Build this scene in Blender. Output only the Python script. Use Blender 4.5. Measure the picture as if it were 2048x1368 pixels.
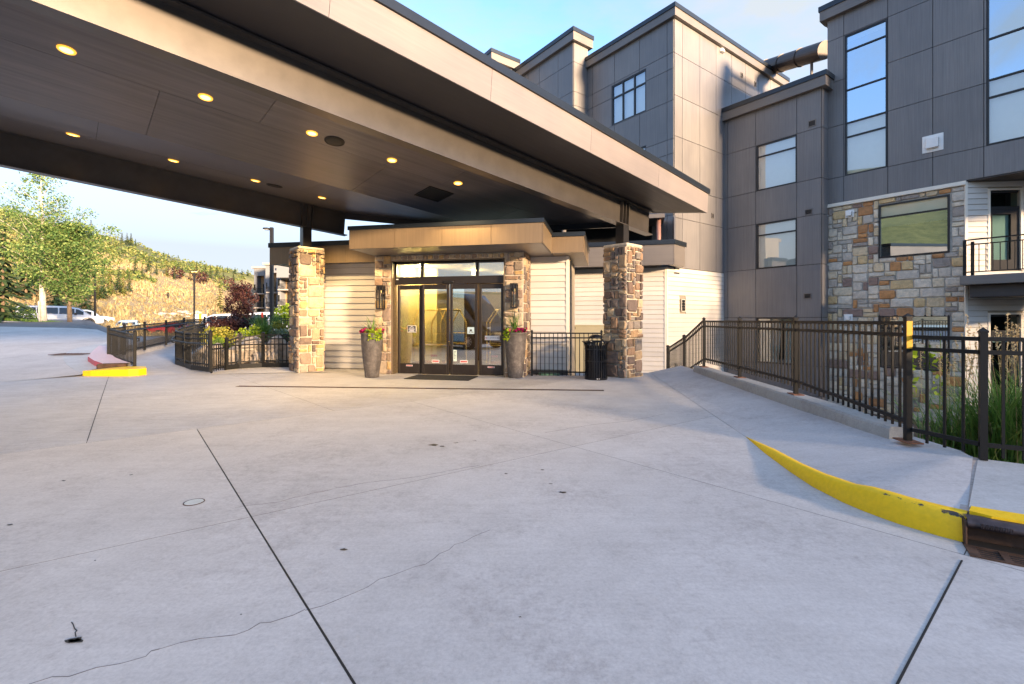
import bpy, bmesh, math, random
from math import radians as R, sin, cos, pi, sqrt, atan2
from mathutils import Vector, Matrix

S = bpy.context.scene
for _o in list(bpy.data.objects):
    bpy.data.objects.remove(_o)
COL = S.collection

# ------------------------------------------------------------------ camera, sky, sun, exposure
FPX, U0, V0, EYE = 940.0, 1024.0, 640.0, 1.4      # focal length and horizon of a 2048 px wide frame, eye height in m
cd = bpy.data.cameras.new('camera'); cam = bpy.data.objects.new('camera', cd); COL.objects.link(cam)
cam.location = (0, 0, EYE); cam.rotation_euler = (R(90), 0, 0)
cd.sensor_width = 36; cd.lens = 36 * FPX / 2048; cd.shift_y = -44 / 2048
cd.clip_start = 0.05; cd.clip_end = 2500
S.camera = cam

SUN_AZ, SUN_EL = 138.0, 9.0                       # from the back right, low
W = bpy.data.worlds.new('World'); S.world = W; W.use_nodes = True
wn, wl = W.node_tree.nodes, W.node_tree.links
wn.clear()
sky = wn.new('ShaderNodeTexSky'); sky.sky_type = 'NISHITA'; sky.sun_disc = False
sky.sun_elevation = R(SUN_EL); sky.sun_rotation = R(SUN_AZ)
sky.altitude = 1800; sky.air_density = 1.0; sky.dust_density = 1.2; sky.ozone_density = 1.4
tc = wn.new('ShaderNodeTexCoord')
sep = wn.new('ShaderNodeSeparateXYZ'); wl.new(tc.outputs['Generated'], sep.inputs[0])
# clouds: noise on the view direction flattened to a plane overhead
zc = wn.new('ShaderNodeMath'); zc.operation = 'MAXIMUM'; zc.inputs[1].default_value = 0.0; wl.new(sep.outputs[2], zc.inputs[0])
za = wn.new('ShaderNodeMath'); za.operation = 'ADD'; za.inputs[1].default_value = 0.18; wl.new(zc.outputs[0], za.inputs[0])
dx = wn.new('ShaderNodeMath'); dx.operation = 'DIVIDE'; wl.new(sep.outputs[0], dx.inputs[0]); wl.new(za.outputs[0], dx.inputs[1])
dy = wn.new('ShaderNodeMath'); dy.operation = 'DIVIDE'; wl.new(sep.outputs[1], dy.inputs[0]); wl.new(za.outputs[0], dy.inputs[1])
cmb = wn.new('ShaderNodeCombineXYZ'); wl.new(dx.outputs[0], cmb.inputs[0]); wl.new(dy.outputs[0], cmb.inputs[1])
mp = wn.new('ShaderNodeMapping'); mp.inputs['Location'].default_value = (1.9, -1.4, 0); mp.inputs['Scale'].default_value = (0.62, 0.9, 1)
wl.new(cmb.outputs[0], mp.inputs[0])
cn = wn.new('ShaderNodeTexNoise'); cn.inputs['Scale'].default_value = 1.15; cn.inputs['Detail'].default_value = 9; cn.inputs['Roughness'].default_value = 0.62
cn.inputs['Distortion'].default_value = 0.35
wl.new(mp.outputs[0], cn.inputs['Vector'])
cr = wn.new('ShaderNodeValToRGB'); cr.color_ramp.elements[0].position = 0.43; cr.color_ramp.elements[1].position = 0.66
cr.color_ramp.elements[0].color = (0, 0, 0, 1); cr.color_ramp.elements[1].color = (1, 1, 1, 1)
wl.new(cn.outputs['Fac'], cr.inputs[0])
hz = wn.new('ShaderNodeMapRange'); hz.inputs['From Min'].default_value = 0.13; hz.inputs['From Max'].default_value = 0.50
hz.inputs['To Min'].default_value = 1.0; hz.inputs['To Max'].default_value = 0.0
wl.new(sep.outputs[2], hz.inputs['Value'])
cmax = wn.new('ShaderNodeMath'); cmax.operation = 'MAXIMUM'; wl.new(cr.outputs[0], cmax.inputs[0]); wl.new(hz.outputs[0], cmax.inputs[1])
cmul = wn.new('ShaderNodeMath'); cmul.operation = 'MULTIPLY'; cmul.inputs[1].default_value = 0.98; wl.new(cmax.outputs[0], cmul.inputs[0])
CLOUD = wn.new('ShaderNodeRGB'); CLOUD.outputs[0].default_value = (.96, 1.04, 1.12, 1)
tint = wn.new('ShaderNodeMix'); tint.data_type = 'RGBA'; tint.blend_type = 'MULTIPLY'; tint.inputs[0].default_value = 1
tint.inputs[7].default_value = (.82, .94, 1.12, 1)
wl.new(sky.outputs[0], tint.inputs[6])
mx = wn.new('ShaderNodeMix'); mx.data_type = 'RGBA'
wl.new(cmul.outputs[0], mx.inputs[0]); wl.new(tint.outputs[2], mx.inputs[6]); wl.new(CLOUD.outputs[0], mx.inputs[7])
bg = wn.new('ShaderNodeBackground'); bg.inputs['Strength'].default_value = 0.10
wl.new(mx.outputs[2], bg.inputs['Color'])
wo = wn.new('ShaderNodeOutputWorld'); wl.new(bg.outputs[0], wo.inputs['Surface'])

sd = bpy.data.lights.new('sun', 'SUN'); sd.energy = 3.0; sd.angle = R(8); sd.color = (1.0, 0.71, 0.44)
sun = bpy.data.objects.new('sun', sd); COL.objects.link(sun)
_sv = Vector((sin(R(SUN_AZ)) * cos(R(SUN_EL)), cos(R(SUN_AZ)) * cos(R(SUN_EL)), sin(R(SUN_EL))))
sun.rotation_euler = (-_sv).to_track_quat('-Z', 'Y').to_euler()
sun.location = (0, 0, 60)

S.view_settings.view_transform = 'Standard'; S.view_settings.look = 'None'
S.view_settings.gamma = 1.0; S.view_settings.use_curve_mapping = False
S.view_settings.exposure = 3.02
S.cycles.max_bounces = 8; S.cycles.diffuse_bounces = 5; S.cycles.glossy_bounces = 4
S.cycles.transparent_max_bounces = 16; S.cycles.use_denoising = True
S.cycles.sample_clamp_indirect = 6.0

# ------------------------------------------------------------------ helpers: measuring
def gp(u, v, z=0.0):
    """point of the ground plane at height z on the sight line through pixel (u, v) of the 2048 px photograph"""
    y = (EYE - z) * FPX / (v - V0)
    return Vector(((u - U0) * y / FPX, y, z))

def at(u, v, y):
    return Vector(((u - U0) * y / FPX, y, EYE - (v - V0) * y / FPX))

class Frame:
    """a wall's own axes: x to the right along the wall, y into the building, z up"""
    def __init__(s, ox, oy, ang):
        s.o = Vector((ox, oy, 0)); s.a = ang
        s.X = Vector((cos(ang), sin(ang), 0)); s.Y = Vector((-sin(ang), cos(ang), 0))
    def x(s, u, y=0.0):
        r = (u - U0) / FPX; b = s.o + s.Y * y
        return (r * b.y - b.x) / (s.X.x - r * s.X.y)
    def xz(s, u, v, y=0.0):
        x = s.x(u, y); p = s.o + s.X * x + s.Y * y
        return x, EYE - (v - V0) * p.y / FPX
    def z(s, u, v, y=0.0):
        return s.xz(u, v, y)[1]
    def w(s, x, y, z):
        p = s.o + s.X * x + s.Y * y; return Vector((p.x, p.y, z))

# ------------------------------------------------------------------ helpers: meshes and objects
class MB:
    def __init__(s): s.v = []; s.f = []; s.m = []
    def add(s, vs, fs, mi=0):
        n = len(s.v); s.v += [tuple(p) for p in vs]; s.f += [tuple(i + n for i in f) for f in fs]; s.m += [mi] * len(fs)
        return s
    def box(s, x0, x1, y0, y1, z0, z1, mi=0):
        return s.add([(x0,y0,z0),(x1,y0,z0),(x1,y1,z0),(x0,y1,z0),(x0,y0,z1),(x1,y0,z1),(x1,y1,z1),(x0,y1,z1)],
                     [(0,3,2,1),(4,5,6,7),(0,1,5,4),(1,2,6,5),(2,3,7,6),(3,0,4,7)], mi)
    def bbox(s, x0, x1, y0, y1, z0, z1, b=0.01, mi=0):
        """box with chamfered vertical and horizontal edges"""
        b = min(b, (x1-x0)*.45, (y1-y0)*.45, (z1-z0)*.45)
        ring = lambda i, z: [(x0+b+i,y0+i,z),(x1-b-i,y0+i,z),(x1-i,y0+b+i,z),(x1-i,y1-b-i,z),(x1-b-i,y1-i,z),(x0+b+i,y1-i,z),(x0+i,y1-b-i,z),(x0+i,y0+b+i,z)]
        rs = [ring(b*.999, z0) if False else ring(b*.6, z0), ring(0, z0+b), ring(0, z1-b), ring(b*.6, z1)]
        vs = sum(rs, []); fs = []
        for k in range(3):
            for i in range(8):
                j = (i+1) % 8; fs.append((k*8+i, k*8+j, k*8+8+j, k*8+8+i))
        fs += [tuple(reversed(range(8))), tuple(range(24, 32))]
        return s.add(vs, fs, mi)
    def tube(s, p, q, r0, r1=None, n=8, mi=0, caps=True):
        r1 = r0 if r1 is None else r1
        p, q = Vector(p), Vector(q); d = (q - p)
        if d.length < 1e-6: return s
        d.normalize(); a = d.orthogonal().normalized(); b = d.cross(a)
        vs = []
        for c, r in ((p, r0), (q, r1)):
            for i in range(n):
                t = 2*pi*i/n; vs.append(c + a*(r*cos(t)) + b*(r*sin(t)))
        fs = [(i, (i+1) % n, n+(i+1) % n, n+i) for i in range(n)]
        if caps: fs += [tuple(reversed(range(n))), tuple(range(n, 2*n))]
        return s.add(vs, fs, mi)
    def path(s, pts, rs, n=8, mi=0):
        for i in range(len(pts)-1): s.tube(pts[i], pts[i+1], rs[i], rs[i+1], n, mi)
        return s
    def bar(s, p, q, w, h, mi=0):
        """box section from p to q, w across, h high"""
        p, q = Vector(p), Vector(q); d = (q-p).normalized()
        a = d.cross(Vector((0,0,1)))
        if a.length < 1e-4: a = Vector((1,0,0))
        a.normalize(); b = a.cross(d)
        vs = [c + a*(i*w/2) + b*(j*h/2) for c in (p, q) for i, j in ((-1,-1),(1,-1),(1,1),(-1,1))]
        return s.add(vs, [(0,3,2,1),(4,5,6,7),(0,1,5,4),(1,2,6,5),(2,3,7,6),(3,0,4,7)], mi)
    def lathe(s, prof, n=24, c=(0,0,0), mi=0, caps=True):
        vs = [(c[0]+r*cos(2*pi*i/n), c[1]+r*sin(2*pi*i/n), c[2]+z) for r, z in prof for i in range(n)]
        fs = [(k*n+i, k*n+(i+1) % n, (k+1)*n+(i+1) % n, (k+1)*n+i) for k in range(len(prof)-1) for i in range(n)]
        if caps: fs += [tuple(reversed(range(n))), tuple(range((len(prof)-1)*n, len(prof)*n))]
        return s.add(vs, fs, mi)
    def prism(s, poly, z0, z1, mi=0):
        """extrude a counter-clockwise xy polygon; z0 and z1 may be functions of (x, y)"""
        n = len(poly); a = (lambda x, y: z0) if not callable(z0) else z0; b = (lambda x, y: z1) if not callable(z1) else z1
        vs = [(x, y, a(x, y)) for x, y in poly] + [(x, y, b(x, y)) for x, y in poly]
        fs = [tuple(reversed(range(n))), tuple(range(n, 2*n))] + [(i, (i+1) % n, n+(i+1) % n, n+i) for i in range(n)]
        return s.add(vs, fs, mi)
    def sheet(s, rows, mi=0):
        """grid of points, rows of equal length"""
        m = len(rows[0]); vs = [p for r in rows for p in r]
        fs = [(i*m+j, i*m+j+1, (i+1)*m+j+1, (i+1)*m+j) for i in range(len(rows)-1) for j in range(m-1)]
        return s.add(vs, fs, mi)
    def mesh(s, name, mats, smooth=False):
        me = bpy.data.meshes.new(name); me.from_pydata(s.v, [], s.f)
        for m in (mats if isinstance(mats, (list, tuple)) else [mats]): me.materials.append(m)
        if isinstance(mats, (list, tuple)) and len(mats) > 1: me.polygons.foreach_set('material_index', s.m)
        if smooth: me.polygons.foreach_set('use_smooth', [True]*len(me.polygons))
        me.update(); return me

def put(name, me, parent=None, loc=(0,0,0), rotz=0.0, scale=None, color=None):
    o = bpy.data.objects.new(name, me); COL.objects.link(o)
    o.parent = parent; o.location = loc; o.rotation_euler = (0, 0, rotz)
    if scale is not None: o.scale = scale
    if color is not None: o.color = (*color, 1)
    return o

def obj(name, mb, mat, parent=None, loc=(0,0,0), rotz=0.0, smooth=False, color=None):
    return put(name, mb.mesh(name, mat, smooth), parent, loc, rotz, None, color)

def tag(o, label=None, cat=None, group=None, kind=None):
    for k, v in (('label', label), ('category', cat), ('group', group), ('kind', kind)):
        if v: o[k] = v
    return o

def thing(name, label, cat, loc=(0,0,0), rotz=0.0, group=None):
    o = bpy.data.objects.new(name, None); COL.objects.link(o)
    o.empty_display_size = 0.2; o.location = loc; o.rotation_euler = (0,0,rotz)
    return tag(o, label, cat, group)

def struct(name, mb, mat, smooth=False, loc=(0,0,0)):
    return tag(obj(name, mb, mat, None, loc, 0, smooth), kind='structure')

def copy_tree(o, loc=None, rotz=None, label=None, group=None, scale=None):
    kids = {}
    for c in bpy.data.objects:
        if c.parent: kids.setdefault(c.parent.name, []).append(c)
    def rec(a, par):
        n = a.copy(); COL.objects.link(n); n.parent = par
        for ch in kids.get(a.name, []): rec(ch, n)
        return n
    r = rec(o, o.parent)
    if loc is not None: r.location = loc
    if rotz is not None: r.rotation_euler = (0,0,rotz)
    if scale is not None: r.scale = scale if hasattr(scale, '__len__') else (scale,)*3
    if label: r['label'] = label
    if group: r['group'] = group
    return r

_unit = {}
def unit_box(mat, kind='box'):
    k = (mat.name, kind)
    if k not in _unit:
        m = MB()
        if kind == 'box': m.box(0,1,0,1,0,1)
        elif kind == 'lap':      # clapboard: thick at its lower edge
            m.add([(0,-1,0),(1,-1,0),(1,0,0),(0,0,0),(0,-.22,1),(1,-.22,1),(1,0,1),(0,0,1)],
                  [(0,3,2,1),(4,5,6,7),(0,1,5,4),(1,2,6,5),(2,3,7,6),(3,0,4,7)])
        elif kind == 'bar':      # centred square bar, slightly rounded
            m.lathe([(.5,0),(.5,1)], 8)
        _unit[k] = m.mesh('piece', mat)
    return _unit[k]

def wbox(name, mat, root, fr, x0, x1, y0, y1, z0, z1, kind='box', color=None):
    """one box-shaped part in a wall's axes, sharing one mesh per material"""
    p = fr.w(x0, y0, z0) - root.location
    if kind == 'lap': p = fr.w(x0, y1, z0) - root.location
    return put(name, unit_box(mat, kind), root, p, fr.a, (x1-x0, y1-y0, z1-z0), color)

def wobj(name, mb, mat, root, fr, smooth=False):
    """a part modelled in a wall's axes"""
    return obj(name, mb, mat, root, fr.o - root.location, fr.a, smooth)

def rect_minus(rects, holes):
    out = list(rects)
    for hx0, hx1, hz0, hz1 in holes:
        nx = []
        for x0, x1, z0, z1 in out:
            if hx1 <= x0 or hx0 >= x1 or hz1 <= z0 or hz0 >= z1: nx.append((x0,x1,z0,z1)); continue
            if hx0 > x0: nx.append((x0,hx0,z0,z1))
            if hx1 < x1: nx.append((hx1,x1,z0,z1))
            a, b = max(x0,hx0), min(x1,hx1)
            if hz0 > z0: nx.append((a,b,z0,hz0))
            if hz1 < z1: nx.append((a,b,hz1,z1))
        out = nx
    return [r for r in out if r[1]-r[0] > 1e-3 and r[3]-r[2] > 1e-3]

# ------------------------------------------------------------------ materials
def new_mat(name):
    m = bpy.data.materials.new(name); m.use_nodes = True
    nt = m.node_tree; b = nt.nodes['Principled BSDF']
    return m, nt.nodes, nt.links, b

def pos_coords(N, L, scale=(1,1,1), rotz=0.0, obj_space=False):
    mpn = N.new('ShaderNodeMapping'); mpn.inputs['Scale'].default_value = scale; mpn.inputs['Rotation'].default_value = (0,0,rotz)
    if obj_space:
        t = N.new('ShaderNodeTexCoord'); L.new(t.outputs['Object'], mpn.inputs[0])
    else:
        g = N.new('ShaderNodeNewGeometry'); L.new(g.outputs['Position'], mpn.inputs[0])
    return mpn.outputs[0]

def noise(N, L, vec, scale, detail=5, rough=0.6):
    n = N.new('ShaderNodeTexNoise'); n.inputs['Scale'].default_value = scale; n.inputs['Detail'].default_value = detail
    n.inputs['Roughness'].default_value = rough; L.new(vec, n.inputs['Vector']); return n.outputs['Fac']

def ramp(N, L, fac, stops):
    r = N.new('ShaderNodeValToRGB'); e = r.color_ramp.elements
    while len(e) < len(stops): e.new(0.5)
    for k, (p, c) in enumerate(stops): e[k].position = p; e[k].color = (*c, 1) if len(c) == 3 else c
    L.new(fac, r.inputs[0]); return r.outputs[0]

def mixc(N, L, fac, a, b, mode='MIX'):
    m = N.new('ShaderNodeMix'); m.data_type = 'RGBA'; m.blend_type = mode
    for val, i in ((fac, 0), (a, 6), (b, 7)):
        if hasattr(val, 'is_linked') or hasattr(val, 'links'): L.new(val, m.inputs[i])
        else: m.inputs[i].default_value = val if i == 0 else (*val, 1) if len(val) == 3 else val
    return m.outputs[2]

def bump(N, L, b, h, strength=0.3, dist=0.01):
    n = N.new('ShaderNodeBump'); n.inputs['Strength'].default_value = strength; n.inputs['Distance'].default_value = dist
    L.new(h, n.inputs['Height']); L.new(n.outputs[0], b.inputs['Normal'])

def simple(name, col, rough=0.5, metal=0.0, var=0.15, scale=6.0, bmp=0.0, spec=0.5, coords=(1,1,1)):
    """plain colour with a little mottling"""
    m, N, L, b = new_mat(name)
    b.inputs['Roughness'].default_value = rough; b.inputs['Metallic'].default_value = metal; b.inputs['Specular IOR Level'].default_value = spec
    if var > 0:
        f = noise(N, L, pos_coords(N, L, coords), scale)
        lo = tuple(c*(1-var) for c in col); hi = tuple(min(1, c*(1+var)) for c in col)
        L.new(ramp(N, L, f, [(0.3, lo), (0.7, hi)]), b.inputs['Base Color'])
        if bmp: bump(N, L, b, f, bmp, 0.01)
    else: b.inputs['Base Color'].default_value = (*col, 1)
    return m

def emit(name, col, strength):
    m, N, L, b = new_mat(name)
    b.inputs['Base Color'].default_value = (*col, 1); b.inputs['Emission Color'].default_value = (*col, 1); b.inputs['Emission Strength'].default_value = strength
    return m

def streaked(name, col, coords, rough=0.45, var=0.22, rotz=0.0, obj_space=False, spec=0.5, metal=0.0):
    """fibre-cement or metal sheet with fine brushed streaks along one axis"""
    m, N, L, b = new_mat(name)
    b.inputs['Roughness'].default_value = rough; b.inputs['Specular IOR Level'].default_value = spec; b.inputs['Metallic'].default_value = metal
    v = pos_coords(N, L, coords, rotz, obj_space)
    f = noise(N, L, v, 1.0, 6, 0.7)
    big = noise(N, L, pos_coords(N, L, (.7,.7,.5), 0, obj_space), 1.0, 3)
    c = ramp(N, L, f, [(0.25, tuple(x*(1-var) for x in col)), (0.75, tuple(x*(1+var) for x in col))])
    c = mixc(N, L, 1.0, c, ramp(N, L, big, [(0.3, (.86,.86,.88)), (0.7, (1.1,1.08,1.05))]), 'MULTIPLY')
    oi = N.new('ShaderNodeObjectInfo')
    c = mixc(N, L, 1.0, c, ramp(N, L, oi.outputs['Random'], [(0, (.93,.93,.93)), (1, (1.06,1.06,1.06))]), 'MULTIPLY')
    L.new(c, b.inputs['Base Color']); bump(N, L, b, f, 0.12, 0.004)
    r = ramp(N, L, f, [(0.3, (rough*.8,)*3), (0.7, (min(1, rough*1.2),)*3)]); L.new(r, b.inputs['Roughness'])
    return m

M = {}
M['clad'] = streaked('cladding_panel', (.178,.172,.172), (34,34,.7), 0.40)
M['clad_trim'] = streaked('cladding_trim', (.165,.150,.138), (.8,.8,18), 0.42, 0.12)
M['clad_back'] = simple('panel_joint', (.035,.033,.033), 0.8, var=0.1)
M['fascia'] = streaked('canopy_fascia', (.245,.215,.20), (1.2,30,30), 0.38, 0.10, obj_space=True)
M['bronze'] = simple('bronze_metal', (.105,.092,.080), 0.33, 0.55, 0.12, 3.0)
M['brown_fascia'] = streaked('brown_fascia', (.22,.158,.092), (22,22,.8), 0.4, 0.14)
M['cap'] = simple('dark_metal_cap', (.034,.042,.052), 0.32, 0.55, 0.08, 2.0)
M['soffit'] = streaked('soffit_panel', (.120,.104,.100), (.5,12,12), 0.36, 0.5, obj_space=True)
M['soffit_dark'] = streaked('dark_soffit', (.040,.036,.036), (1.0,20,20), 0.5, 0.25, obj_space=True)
M['black'] = simple('black_metal', (.008,.008,.008), 0.5, 0.0, 0.15, 4.0, spec=.3)
M['void'] = simple('dark_recess', (.008,.008,.009), 0.9, var=0)
M['siding'] = streaked('cream_siding', (.60,.57,.52), (1.0,1.0,40), 0.55, 0.035)
M['lap_back'] = simple('siding_backing', (.30,.26,.20), 0.8, var=.05)
M['siding_trim'] = simple('cream_trim', (.74,.68,.58), 0.5, var=0.03)
M['tan_door'] = simple('tan_door_paint', (.44,.39,.25), 0.45, var=0.04)
M['frame'] = simple('dark_window_frame', (.022,.022,.024), 0.35, 0.3, 0.1, 5.0)
M['door_frame'] = simple('bronze_door_frame', (.042,.034,.030), 0.32, 0.5, 0.12, 5.0)
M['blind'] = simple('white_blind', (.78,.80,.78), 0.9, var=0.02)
M['blind_green'] = simple('grey_green_blind', (.40,.49,.46), 0.9, var=0.02)  # even grey-green, darker than the white blind
M['door_dark'] = simple('dark_door_paint', (.03,.03,.032), .7, var=.05, spec=.2)
M['flue'] = simple('dark_brown_duct', (.055,.043,.038), .4, .4, .1)
M['white'] = simple('white_plastic', (.78,.78,.76), 0.45, var=0.03)
M['mortar'] = simple('mortar', (.56,.49,.38), 0.92, var=0.2, scale=14.0, bmp=0.3)
M['mortar_grey'] = simple('grey_mortar', (.42,.40,.36), 0.92, var=0.2, scale=14.0, bmp=0.3)
M['steel'] = simple('dark_steel', (.04,.037,.036), 0.38, 0.5, 0.15, 4.0)
M['brass'] = simple('polished_brass', (.75,.56,.22), 0.35, 0.35, 0.05)
M['rust'] = simple('rusted_iron', (.085,.048,.032), 0.75, 0.3, 0.45, 9.0, 0.5)
M['rust_plate'] = simple('rusty_base_plate', (.20,.085,.045), 0.8, 0.1, 0.4, 12.0, 0.4)
M['rubber'] = simple('black_rubber', (.013,.013,.013), 0.75, var=0.3, scale=30)
M['asphalt'] = simple('asphalt', (.17,.165,.165), 0.88, var=0.18, scale=3.0, bmp=0.2)
M['pot'] = None

# stone: colour comes from each stone's own object colour
def stone_mat(name, bstr=0.7):
    m, N, L, b = new_mat(name)
    b.inputs['Roughness'].default_value = 0.86
    oi = N.new('ShaderNodeObjectInfo')
    f = noise(N, L, pos_coords(N, L), 9.0, 7, 0.7); g = noise(N, L, pos_coords(N, L), 42.0, 5, 0.7)
    c = mixc(N, L, 1.0, oi.outputs['Color'], ramp(N, L, f, [(0.25, (.62,.60,.58)), (0.5, (1,.98,.95)), (0.78, (1.32,1.24,1.12))]), 'MULTIPLY')
    c = mixc(N, L, 0.5, c, ramp(N, L, g, [(0.3, (.72,.72,.72)), (0.7, (1.2,1.2,1.2))]), 'MULTIPLY')
    L.new(c, b.inputs['Base Color'])
    ad = N.new('ShaderNodeMath'); ad.operation = 'ADD'; L.new(f, ad.inputs[0]); L.new(g, ad.inputs[1])
    bump(N, L, b, ad.outputs[0], bstr, 0.02)
    return m
M['stone'] = stone_mat('rough_stone')

def concrete(name, col, stamped=False):
    m, N, L, b = new_mat(name)
    v = pos_coords(N, L)
    big = noise(N, L, v, 0.42, 5, 0.6); mid = noise(N, L, v, 2.6, 8, 0.72); fine = noise(N, L, v, 46.0, 6, 0.8)
    c = ramp(N, L, big, [(0.3, tuple(x*.91 for x in col)), (0.7, tuple(x*1.07 for x in col))])
    c = mixc(N, L, 0.75, c, ramp(N, L, mid, [(0.3, (.86,.85,.85)), (0.7, (1.09,1.09,1.10))]), 'MULTIPLY')
    c = mixc(N, L, 1.0, c, ramp(N, L, fine, [(0.28, (.80,.80,.81)), (0.5, (1,1,1)), (0.74, (1.16,1.16,1.16))]), 'MULTIPLY')
    oi = N.new('ShaderNodeObjectInfo'); c = mixc(N, L, 1.0, c, ramp(N, L, oi.outputs['Random'], [(0, (.955,.95,.95)), (1, (1.03,1.03,1.035))]), 'MULTIPLY')
    # grime that gathers in broken patches, and faint wheel-direction scuffs
    g1 = noise(N, L, v, .75, 7, .7); g2 = noise(N, L, v, 14.0, 6, .8)
    gm = N.new('ShaderNodeMath'); gm.operation = 'MULTIPLY'; L.new(g1, gm.inputs[0]); L.new(g2, gm.inputs[1])
    c = mixc(N, L, 1.0, c, ramp(N, L, gm.outputs[0], [(.13, (1.05,1.05,1.05)), (.25, (1,1,1)), (.36, (.82,.80,.80))]), 'MULTIPLY')
    sc_ = noise(N, L, pos_coords(N, L, (.5,9.0,1), R(-43)), 1.6, 6, .75)
    c = mixc(N, L, .55, c, ramp(N, L, sc_, [(.3, (.88,.87,.87)), (.5, (1,1,1)), (.72, (1.07,1.07,1.07))]), 'MULTIPLY')
    # wet-looking drips and tyre grime
    sp = noise(N, L, pos_coords(N, L, (1,1,1)), 1.35, 8, 0.75)
    c = mixc(N, L, 1.0, c, ramp(N, L, sp, [(0.24, (.80,.78,.78)), (0.34, (1,1,1))]), 'MULTIPLY')
    sp2 = noise(N, L, pos_coords(N, L, (1,1,1)), 7.0, 4, 0.6)
    c = mixc(N, L, 1.0, c, ramp(N, L, sp2, [(0.225, (.55,.54,.54)), (0.25, (1,1,1))]), 'MULTIPLY')
    if stamped:
        st = noise(N, L, pos_coords(N, L, (1.6,7.0,1), R(-8)), 1.3, 8, 0.75)
        c = mixc(N, L, 0.8, c, ramp(N, L, st, [(0.3, (.80,.78,.77)), (0.55, (1,1,1)), (0.75, (1.16,1.17,1.18))]), 'MULTIPLY')
        b.inputs['Roughness'].default_value = 0.55
        bump(N, L, b, st, 0.55, 0.03)
    else:
        b.inputs['Roughness'].default_value = 0.8
        # hairline map cracks
        vo = N.new('ShaderNodeTexVoronoi'); vo.feature = 'DISTANCE_TO_EDGE'; vo.inputs['Scale'].default_value = 0.22
        wv = N.new('ShaderNodeVectorMath'); wv.operation = 'ADD'
        nn = N.new('ShaderNodeTexNoise'); nn.inputs['Scale'].default_value = 1.1; nn.inputs['Detail'].default_value = 6; L.new(v, nn.inputs['Vector'])
        L.new(v, wv.inputs[0]); L.new(nn.outputs['Color'], wv.inputs[1]); L.new(wv.outputs[0], vo.inputs['Vector'])
        ck = ramp(N, L, vo.outputs['Distance'], [(0.0, (.80,.79,.79)), (0.0018, (1,1,1))])
        c = mixc(N, L, 0.16, c, ck, 'MULTIPLY')
        bump(N, L, b, fine, 0.16, 0.004)
    L.new(c, b.inputs['Base Color'])
    return m
M['conc'] = concrete('broom_concrete', (.50,.485,.465))
M['conc_stamp'] = concrete('stamped_concrete', (.455,.445,.435), True)
M['conc_walk'] = concrete('walk_concrete', (.485,.475,.465))
M['conc_new'] = concrete('pale_concrete', (.44,.455,.455))
M['joint'] = simple('joint_filler', (.06,.055,.052), 0.9, var=0.2)
M['sealant'] = simple('black_sealant', (.012,.012,.012), 0.7, var=0)
M['tar'] = simple('tar_spot', (.014,.014,.016), 0.5, var=0)

def paint(name, col, chip=(.03,.03,.03), amount=0.37, crease=False):
    m, N, L, b = new_mat(name)
    v = pos_coords(N, L)
    f = noise(N, L, v, 3.2, 9, 0.75); g = noise(N, L, v, 30, 4)
    if crease:
        sz = N.new('ShaderNodeSeparateXYZ'); L.new(v, sz.inputs[0])
        mr = N.new('ShaderNodeMapRange'); mr.interpolation_type = 'SMOOTHSTEP'; mr.inputs['From Min'].default_value = .115; mr.inputs['From Max'].default_value = .158; mr.inputs['To Min'].default_value = 0; mr.inputs['To Max'].default_value = .155
        L.new(sz.outputs[2], mr.inputs['Value'])
        mr2 = N.new('ShaderNodeMapRange'); mr2.inputs['From Min'].default_value = .165; mr2.inputs['From Max'].default_value = .172; mr2.inputs['To Min'].default_value = 0; mr2.inputs['To Max'].default_value = .17
        L.new(sz.outputs[2], mr2.inputs['Value'])
        s1 = N.new('ShaderNodeMath'); s1.operation = 'SUBTRACT'; L.new(f, s1.inputs[0]); L.new(mr.outputs[0], s1.inputs[1])
        s2 = N.new('ShaderNodeMath'); s2.operation = 'ADD'; L.new(s1.outputs[0], s2.inputs[0]); L.new(mr2.outputs[0], s2.inputs[1]); f = s2.outputs[0]
    c = ramp(N, L, f, [(amount-.03, chip), (amount, col)])
    c = mixc(N, L, 0.6, c, ramp(N, L, g, [(0.3, (.84,.84,.84)), (0.7, (1.08,1.08,1.08))]), 'MULTIPLY')
    L.new(c, b.inputs['Base Color']); b.inputs['Roughness'].default_value = 0.55; bump(N, L, b, g, 0.4, 0.006)
    return m
M['yellow'] = paint('yellow_kerb_paint', (.90,.56,.002), amount=0.31)
M['red'] = paint('red_kerb_paint', (.52,.07,.085), (.42,.36,.36), 0.30)
M['pink'] = paint('faded_red_kerb_top', (.66,.50,.52), (.50,.45,.45), 0.40)

def glass(name, refl=0.30, tintc=(.80,.92,.90), rough=0.0, top=0.95, gcol=(.95,.97,1)):
    m, N, L, b = new_mat(name)
    N.remove(b); out = N['Material Output']
    g = N.new('ShaderNodeBsdfGlossy'); g.inputs['Roughness'].default_value = rough; g.inputs['Color'].default_value = (*gcol,1)
    t = N.new('ShaderNodeBsdfTransparent'); t.inputs['Color'].default_value = (*tintc, 1)
    lw = N.new('ShaderNodeLayerWeight'); lw.inputs['Blend'].default_value = 0.35
    mr = N.new('ShaderNodeMapRange'); mr.inputs['To Min'].default_value = refl; mr.inputs['To Max'].default_value = top
    L.new(lw.outputs['Fresnel'], mr.inputs['Value'])
    mxs = N.new('ShaderNodeMixShader'); L.new(mr.outputs[0], mxs.inputs[0]); L.new(t.outputs[0], mxs.inputs[1]); L.new(g.outputs[0], mxs.inputs[2])
    L.new(mxs.outputs[0], out.inputs['Surface'])
    return m
M['glass'] = glass('window_glass', 0.20, (.95,1.0,.99))
M['glass_sky'] = glass('coated_window_glass', 0.6, (.55,.62,.62), gcol=(.70,.86,1.0))
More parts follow.
